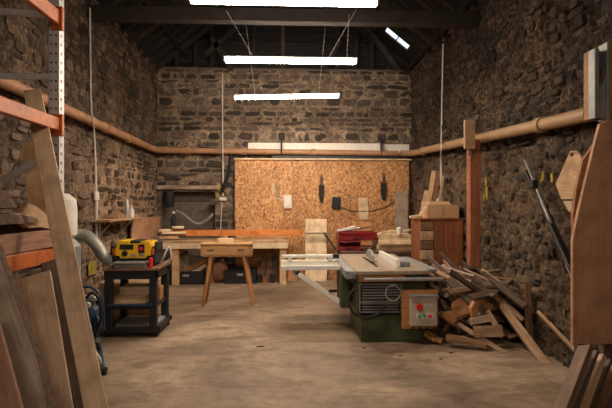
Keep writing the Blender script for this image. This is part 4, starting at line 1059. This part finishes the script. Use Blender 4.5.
p = PY(399, 232, YT + .15)
t = thing('glue_pot', 'small white pot on top of the pale board stack', 'pot', (p.x, p.y, zz_))
MB().lathe([(0, 0), (.04, 0), (.042, .02), (.035, .09)], (p.x, p.y, zz_), n=14).build('pot_body', M['white'], t, smooth=True)
MB().lathe([(.037, .09), (.037, .105), (.01, .12), (0, .12)], (p.x, p.y, zz_), n=14).build('lid', M['white_board'], t, smooth=True)

# grey machine (jointer) behind, right of the saw
x0, x1 = PY(374, 262, 6.9).x, 1.98
t = thing('planing_machine', 'grey cast iron planing machine between saw and board stack', 'planer', ((x0 + x1) / 2, 7.1, 0)) if False else None

# ------------------------------------------------------------------ cabinet, cardboard box, timber at right back
YC = 6.95
a, b = PY(434, 249, YC), PY(463.5, 218.5, YC)
cx0, cx1, ctop = PY(420, 240, YC).x, b.x, b.z
t = thing('wooden_cabinet', 'red brown plank cabinet with small drawers beside the red post', 'cabinet', ((cx0 + cx1) / 2, YC + .25, 0))
MB().box((cx0, YC + .02, 0), (cx1, YC + .5, ctop - .02), .003).build('carcass', M['red_pine'], t)
MB().box((cx0 - .01, YC - .01, ctop - .02), (cx1 + .01, YC + .51, ctop), .004).build('cabinet_top', M['red_pine'], t)
for k in range(3):
    x = a.x + (b.x - a.x) * k / 3; MB().box((x + .003, YC, .05), (x + (b.x - a.x) / 3 - .003, YC + .02, ctop - .03), .003).build('door_plank', M['red_pine'], t)
z = ctop - .05; k = 0
while z > .2:
    d_ = MB().box((cx0 + .006, YC - .005, z - .13), (a.x - .008, YC + .02, z), .004).build('drawer', M['scrap_light' if k % 2 else 'scrap'], t)
    c = V((cx0 + a.x) / 2, YC - .012, z - .065); MB().ball(c, .012).build('knob', M['dark_wood'], d_, smooth=True)
    z -= .14; k += 1
bx0_, bx1_ = PY(427.5, 210, YC + .08).x, PY(459, 210, YC + .08).x
hb = .2
t = thing('cardboard_box', 'open cardboard box standing on the red brown cabinet', 'box', ((bx0_ + bx1_) / 2, YC + .25, ctop))
y0, y1, th = YC + .06, YC + .4, .008
mb = MB().box((bx0_, y0, ctop), (bx1_, y0 + th, ctop + hb)).box((bx0_, y1 - th, ctop), (bx1_, y1, ctop + hb)).box((bx0_, y0, ctop), (bx0_ + th, y1, ctop + hb)).box((bx1_ - th, y0, ctop), (bx1_, y1, ctop + hb)).box((bx0_, y0, ctop), (bx1_, y1, ctop + th))
mb.build('carton', M['card'], t)
MB().beam((bx0_ + .01, y1 - .0, ctop + hb), (bx0_ + .01, y1 - .0, ctop + hb) , .01, .01) if False else None
MB().prism([(bx0_, y1, ctop + hb), (bx1_, y1, ctop + hb), (bx1_ - .02, y1 + .08, ctop + hb + .05), (bx0_ + .02, y1 + .08, ctop + hb + .05)], (0, 0, .006)).build('flap', M['card'], t)
MB().box((bx0_ + .21, y0 - .001, ctop + .02), (bx0_ + .26, y0, ctop + hb)).build('parcel_tape', M['clay_pale'], t)
# timbers on end, behind box
for k, (xa, ya, xb, yb, wd, m, l) in enumerate(((426, 219, 434, 171, .07, 'pine', 'tall leaning batten left of the white conduit, foremost'), (432, 219, 439, 171, .05, 'scrap', 'tall dark batten immediately right of the foremost one'), (422, 219, 428, 191, .11, 'scrap_light', 'short wide board leaning at the left of the battens'), (429, 219, 436, 184, .05, 'amber', 'amber batten between the two tall battens'), (437, 219, 443, 176, .04, 'pine', 'thin pale batten nearest the white conduit'))):
    p0 = PY(xa, ya, YC + .47); p1 = PY(xb, yb, YC + .62); p0.z = ctop + .0
    board('upright_batten', p0, p1, wd, .025, (-.2, -1, .2), M[m], label=l, cat='batten')
q0 = PY(418.5, 214, YC + .1); q1 = PY(430, 202, YC + .16)
board('slanting_offcut', V(q0.x, q0.y, ctop + .02), q1, .035, .03, (0, -1, .3), M['pale'], label='pale offcut slanting against the cardboard box', cat='offcut')
for k in range(3):
    q0 = V(PY(415, 215, YC).x, YC + .08 + .1 * k, ctop + .02); board('cabinet_offcut', q0, q0 + V(.13, .02, .015), .05, .03, (0, 0, 1), M['pale' if k % 2 == 0 else 'scrap_light'], label=['small pale offcut on the cabinet front left corner', 'small brown offcut on cabinet, second row back', 'small pale offcut on cabinet, furthest back'][k], cat='offcut')

# red post with bracket
pp = PX(473.5, 200, XR - .26)
t = thing('timber_post', 'red brown square timber post propping the right wall pipe', 'post', (pp.x, pp.y, 0))
zp = PY(474, 140, pp.y).z
MB().box((pp.x - .07, pp.y - .06, 0), (pp.x + .07, pp.y + .06, zp), .008).build('post_shaft', M['red_post'], t)
q = PY(469.5, 135, pp.y - .08)
MB().box((q.x - .075, pp.y - .12, PY(470, 140, pp.y).z - .13), (q.x + .06, pp.y - .07, PY(470, 121.5, pp.y).z), .006).build('top_block', M['scrap_light'], t)
MB().box((q.x - .03, pp.y - .11, PY(470, 156, pp.y).z), (q.x + .01, pp.y - .08, PY(470, 143, pp.y).z), .004).build('wedge', M['grey_oak'], t)

# ------------------------------------------------------------------ right wall: rail, template
p0, p1 = PX(572, 276, XR - .3), PX(525.5, 160, XR - .12)
d = p1 - p0
t = thing('aluminium_rail', 'long aluminium guide rail leaning on the right wall', 'guide rail', p0)
MB().beam(p0 - d * .35, p1, .02, .03, (-1, 0, 0), .004).build('rail_profile', M['steel'], t)
off = V(0, -.05, 0)
MB().beam(p0 - d * .2 + V(-.0, -.06, .02), p1 + V(0, -.04, -.12), .03, .06, (-1, 0, 0), .004).build('rail_channel', M['black'], t)
q = PX(527, 172, XR - .14)
MB().box(PX(533, 184, XR - .2) - V(.03, .05, .04), PX(533, 184, XR - .2) + V(.03, .05, .04), .008).build('rail_clamp', M['rubber'], t)
X = XR - .12
poly = [PX(*p, X) for p in ((572, 151), (578, 150.5), (582, 155), (584, 160), (583, 172), (577, 199), (563, 199), (557.5, 184))]
t = thing('plywood_template', 'angular plywood template with a hanging hole on right wall', 'template', poly[6])
import bmesh
# plate with a real hole: fan between outline and hole
hc = PX(573.5, 154.5, X); hr = (.028, .02)
N = 24; ring = []
outl = []
for i in range(N):
    a_ = 2 * math.pi * i / N; dirv = V(0, math.cos(a_), math.sin(a_))
    ring.append(hc + V(0, dirv.y * hr[0], dirv.z * hr[1]))
    best = None
    for j in range(len(poly)):
        A, B = poly[j], poly[(j + 1) % len(poly)]
        e = B - A; den = dirv.y * e.z - dirv.z * e.y
        if abs(den) < 1e-9: continue
        r_ = A - hc; tt = (r_.y * e.z - r_.z * e.y) / den; ss = (r_.y * dirv.z - r_.z * dirv.y) / den
        if tt > 0 and -1e-6 <= ss <= 1 + 1e-6 and (best is None or tt < best): best = tt
    outl.append(hc + dirv * (best or .05))
# snap nearest ring rays to polygon corners
for P_ in poly:
    k = min(range(N), key=lambda i: (outl[i] - P_).length); outl[k] = P_
mb = MB(); th = V(-.018, 0, 0); vs = ring + outl + [p + th for p in ring] + [p + th for p in outl]; fs = []
for i in range(N):
    j = (i + 1) % N
    fs += [[i, j, N + j, N + i], [2 * N + i, 3 * N + i, 3 * N + j, 2 * N + j], [i, 2 * N + i, 2 * N + j, j], [N + i, N + j, 3 * N + j, 3 * N + i]]
mb.add(vs, fs); mb.build('template_plate', M['pineY'], t)
MB().cyl(PX(573.5, 152.5, X + .05), PX(573.5, 152.5, X - .05), .006, 6).build('nail', M['steel'], t)
tag(MB().prism([PX(*p, X + .01) for p in ((565, 201), (577, 201), (576, 208), (571, 212))], (-.02, 0, 0)).build('pale_triangle', M['pale']), 'small pale triangular offcut under the plywood template', 'offcut')

# ------------------------------------------------------------------ right foreground: box, panels
Yb = 3.45
t = thing('wall_cabinet', 'open grey wall box where the right pipe ends', 'wall box', PY(600, 118, Yb))
a, b = PY(595, 118, Yb), PY(606, 48, Yb)
MB().box((a.x, Yb, a.z), (a.x + .035, Yb + .08, b.z), .004).build('side_panel', M['grey_plate'], t)
MB().box((b.x - .005, Yb - .02, a.z - .02), (b.x + .02, Yb + .08, b.z + .04), .004).build('side_panel', M['grey_plate'], t)
zl = PY(600, 82, Yb).z
MB().prism([(a.x + .035, Yb, a.z), (b.x, Yb, a.z), (b.x, Yb, zl + .05), (a.x + .035, Yb, zl - .06)], (0, .02, 0)).build('front_plate', M['grey_plate'], t)
MB().box((a.x + .03, Yb + .065, a.z), (b.x, Yb + .08, b.z)).build('back_panel', M['black'], t)
MB().prism([(a.x + .045, Yb + .03, zl - .06), (b.x, Yb + .03, zl + .14), (b.x, Yb + .03, zl - .05)], (0, .03, 0)).build('inner_wedge', M['brown_panel'], t)
MB().box((b.x + .02, Yb + .0, a.z + .03), (XR, Yb + .3, b.z + .05), .004).build('timber_cheek', M['amber'], t)
# big panels standing on a low crate
Yq = 3.34
def panel(pts, Y, th, m, label, lean_=0.0, name='tall_panel'):
    P_ = []
    z0 = PY(pts[0][0], max(p[1] for p in pts), Y).z
    for p in pts:
        q = PY(*p, Y); P_.append(q)
    return tag(MB().prism(P_, (0, th, 0)).build(name, m), label, 'panel')
panel([(573, 344), (573, 240), (578, 215), (586, 180), (594, 148), (600, 124), (608, 120), (640, 118), (640, 344)], Yq, .03, M['tan_panel'], 'large tan panel standing in the right foreground')
panel([(573.5, 242), (573, 215), (577, 185), (583, 160), (596, 142), (597, 150), (588, 180), (580, 215)], Yq + .05, .03, M['amber'], 'narrow curved panel behind the large tan panel')
zc = PY(580, 344, Yq).z
t = thing('low_crate', 'dark low timber crate under the large tan panel', 'crate', (2.35, 3.5, 0))
cxa = PY(604, 344, Yq).x
for x in (cxa, 2.5):
    for y in (Yq - .0, Yq + .3): MB().box((x, y, 0), (x + .06, y + .06, zc - .03), .003).build('leg', M['dark_woodZ'], t)
MB().box((cxa - .0, Yq - .02, zc - .03), (2.6, Yq + .4, zc), .003).build('crate_top', M['dark_wood'], t)
MB().box((cxa, Yq, .3), (2.6, Yq + .02, .42), .003).build('slat', M['dark_wood'], t); MB().box((cxa, Yq, .08), (2.6, Yq + .02, .2), .003).build('slat', M['dark_wood'], t)
# leaning short boards in the corner
ms = ['scrap', 'dark_wood', 'scrap_light', 'dark_wood', 'scrap', 'dark_wood', 'scrap', 'dark_wood']
od = ['first', 'second', 'third', 'fourth', 'fifth', 'sixth', 'seventh', 'eighth']
for k in range(8):
    Yk = 2.75 + .035 * k
    A = PY(563 + 8.5 * k, 408, Yk); B = PY(586 + 6.5 * k, 347 + 4.5 * k, Yk + .2)
    d = B - A; A = A - d * ((A.z - .01) / d.z)
    board('corner_board', A, B, .022 if k % 2 else .036, .09, (.1, -1, .1), M[ms[k]], label='board leaning in the bottom right stack, %s from the left' % od[k], group='boards leaning in the bottom right corner')

# ------------------------------------------------------------------ scrap wood pile
rs = random.Random(11)
G = 'scrap timber heaped by the right wall'
def mound(x, y):
    a_ = max(0, min(1, (x - 1.45) / .9)); b_ = max(0, 1 - abs((y - 5.7) / 1.55) ** 2.4)
    return .72 * a_ ** .8 * b_
core = MB()
SH = ['rough brown offcut tangled in the scrap pile by the right wall', 'paler rough offcut lying in the scrap pile by the right wall', 'dark rough offcut lying in the scrap pile by the right wall']
n = 0; tries = 0
while n < 125 and tries < 9000:
    tries += 1
    x = rs.uniform(1.45, 2.55); y = rs.uniform(4.5, 6.9); h = mound(x, y)
    if h < .05: continue
    lay = rs.random() ** .5
    z = h * lay + .02
    if lay < .3 and rs.random() < .5: continue
    L = rs.choice((.35, .5, .7, .95, 1.2)) * rs.uniform(.8, 1.2)
    if rs.random() < .65: ang = rs.gauss(-.9, .4); el = rs.gauss(-.4, .18)
    else: ang = rs.uniform(-1.6, 1.6); el = rs.uniform(-.3, .3)
    d = V(math.cos(ang) * math.cos(el), math.sin(ang) * math.cos(el), math.sin(el)) * (L / 2)
    c = V(x, y, z)
    p0, p1 = c - d, c + d
    if min(p0.y, p1.y) < (5.5 if min(p0.x, p1.x) < 1.8 else (5.15 if min(p0.x, p1.x) < 2.25 else 4.7)): continue
    if max(p0.x, p1.x) > XR - .1 or min(p0.x, p1.x) < 1.74 or min(p0.y, p1.y) < 4.35: continue
    lo = min(p0.z, p1.z)
    if lo < .03: p0.z += .03 - lo; p1.z += .03 - lo
    # keep cabinet/post area free
    if max(p0.y, p1.y) > 6.9 or (abs(x - pp.x) < .12 and abs(y - pp.y) < .15): continue
    m = rs.choice(('scrap', 'scrap', 'scrap_light', 'dark_wood', 'scrap', 'grey_oak', 'dark_wood', 'dark_wood')) if c.y > 5.3 and c.x < 2.3 else rs.choice(('dark_wood', 'dark_wood', 'scrap'))  # shade over the pile's front and wall side put into darker wood colours
    cw = {'scrap': 'brown', 'scrap_light': 'pale', 'dark_wood': 'dark', 'amber': 'orange brown', 'grey_oak': 'greyish'}[m]
    mz = (p0.z + p1.z) / 2; lv = 'at the foot' if mz < .18 else ('halfway up' if mz < .42 else 'near the top')
    sd = 'on its saw side' if c.x < 1.95 else ('in its middle' if c.x < 2.25 else 'against the stone wall')
    fb = 'front' if c.y < 5.6 else 'back'
    lb = '%s offcut %s of the scrap pile, %s, %s part' % (cw, lv, sd, fb)
    board('scrap_offcut', p0, p1, rs.uniform(.03, .12), rs.uniform(.012, .04), (rs.uniform(-.6, .2), rs.uniform(-.8, .2), 1), M[m], wane=rs.choice((0, 0, .008)), label=lb, cat='offcut', group=G)
    n += 1
def scrap(A, YA, B, YB_, wd, th, m, label, nrm=(-.3, -1, .6), wane=0.0, ragged=0.0):
    return board('scrap_plank', PY(*A, YA), PY(*B, YB_), wd, th, nrm, M[m], wane=wane, ragged=ragged, label=label, cat='plank')
scrap((549, 369), 4.5, (500, 303), 5.3, .085, .05, 'scrap_light', 'longest brown plank sloping down to the floor from the scrap pile')
scrap((511, 357), 4.85, (440, 313), 5.4, .05, .03, 'scrap_light', 'narrow plank pointing to the floor at the front of the pile')
scrap((530, 348), 4.95, (527, 284), 5.05, .06, .05, 'scrap', 'upright stub post standing in the scrap pile')
scrap((577, 352), 4.15, (538, 312), 4.7, .03, .03, 'scrap_light', 'thin stick at the right of the scrap pile')
scrap((474, 332), 5.05, (503, 331), 5.0, .12, .03, 'scrap_light', 'pale flat block in front of the scrap pile', (0, -1, .25), ragged=.01)
scrap((470, 322), 5.15, (492, 318), 5.15, .08, .04, 'grey_oak', 'greyish block above the pale flat block in the pile', (0, -.8, .5))
scrap((503, 337), 5.0, (487, 311), 5.2, .06, .04, 'scrap_light', 'short pale block leaning on the pale flat block', (-.4, -1, .3))
scrap((486, 344), 4.95, (446, 337), 5.1, .09, .03, 'scrap', 'brown piece lying on the floor left of the pile front', (0, -.3, 1), wane=.01)
scrap((442, 341), 5.15, (425, 333), 5.25, .08, .03, 'amber', 'reddish piece on the floor beside the control box', (0, -.4, 1), wane=.01)
scrap((538, 360), 4.75, (520, 352), 4.9, .08, .04, 'grey_oak', 'grey block on the floor under the longest brown plank', (0, -.5, 1))
scrap((523, 320), 5.05, (492, 291), 5.5, .05, .03, 'scrap_light', 'pale plank high on the pile above the longest plank')
scrap((560, 325), 4.95, (536, 306), 5.2, .05, .03, 'scrap', 'dark brown plank at the right of the stub post')
scrap((446, 322), 5.2, (470, 298), 5.4, .15, .03, 'amber', 'wide orange brown bark slab at the left of the pile', (-.3, -1, .4), wane=.02, ragged=.03)
scrap((470, 312), 5.2, (497, 297), 5.35, .13, .03, 'amber', 'second orange brown bark slab near the pile centre', (0, -1, .4), wane=.02, ragged=.03)
for k in range(9):
    A = (446 + 9 * k, 268 + (k * 7) % 13); B = (474 + 8 * k, 276 + (k * 11) % 17)
    scrap(A, 5.7 + .04 * k, B, 5.35 + .05 * ((k * 5) % 4), .03, .018, ('grey_oak', 'scrap_light', 'scrap')[k % 3], 'thin %s lath on the upper scrap pile, %s from the left' % (('grey', 'pale', 'brown')[k % 3], od[k] if k < 8 else 'last'))
scrap((480, 272), 5.9, (515, 268), 5.9, .03, .02, 'grey_oak', 'thin pale lath high at the back of the scrap pile')
scrap((478, 285), 5.7, (514, 276), 5.8, .04, .02, 'grey_oak', 'thin grey lath crossing the upper scrap pile')
# bits of debris on the floor
rs = random.Random(5)
deb = MB()
for k in range(9):
    px, py = rs.choice(((240, 330), (446, 366), (467, 376), (300, 350), (433, 352), (380, 352), (455, 349))); px += rs.uniform(-25, 25); py += rs.uniform(-8, 8)
    p = PZ(px, max(py, 347), 0)
    if p.x > 1.4 and p.y > 5: continue
    a_ = rs.uniform(0, 3)
    board('floor_chip', p + V(0, 0, .005), p + V(math.cos(a_) * .04, math.sin(a_) * .04, .005), .02, .008, (0, 0, 1), M['scrap'], label='small wood chip lying on the concrete floor', cat='wood chip', group='wood chips on the concrete floor')
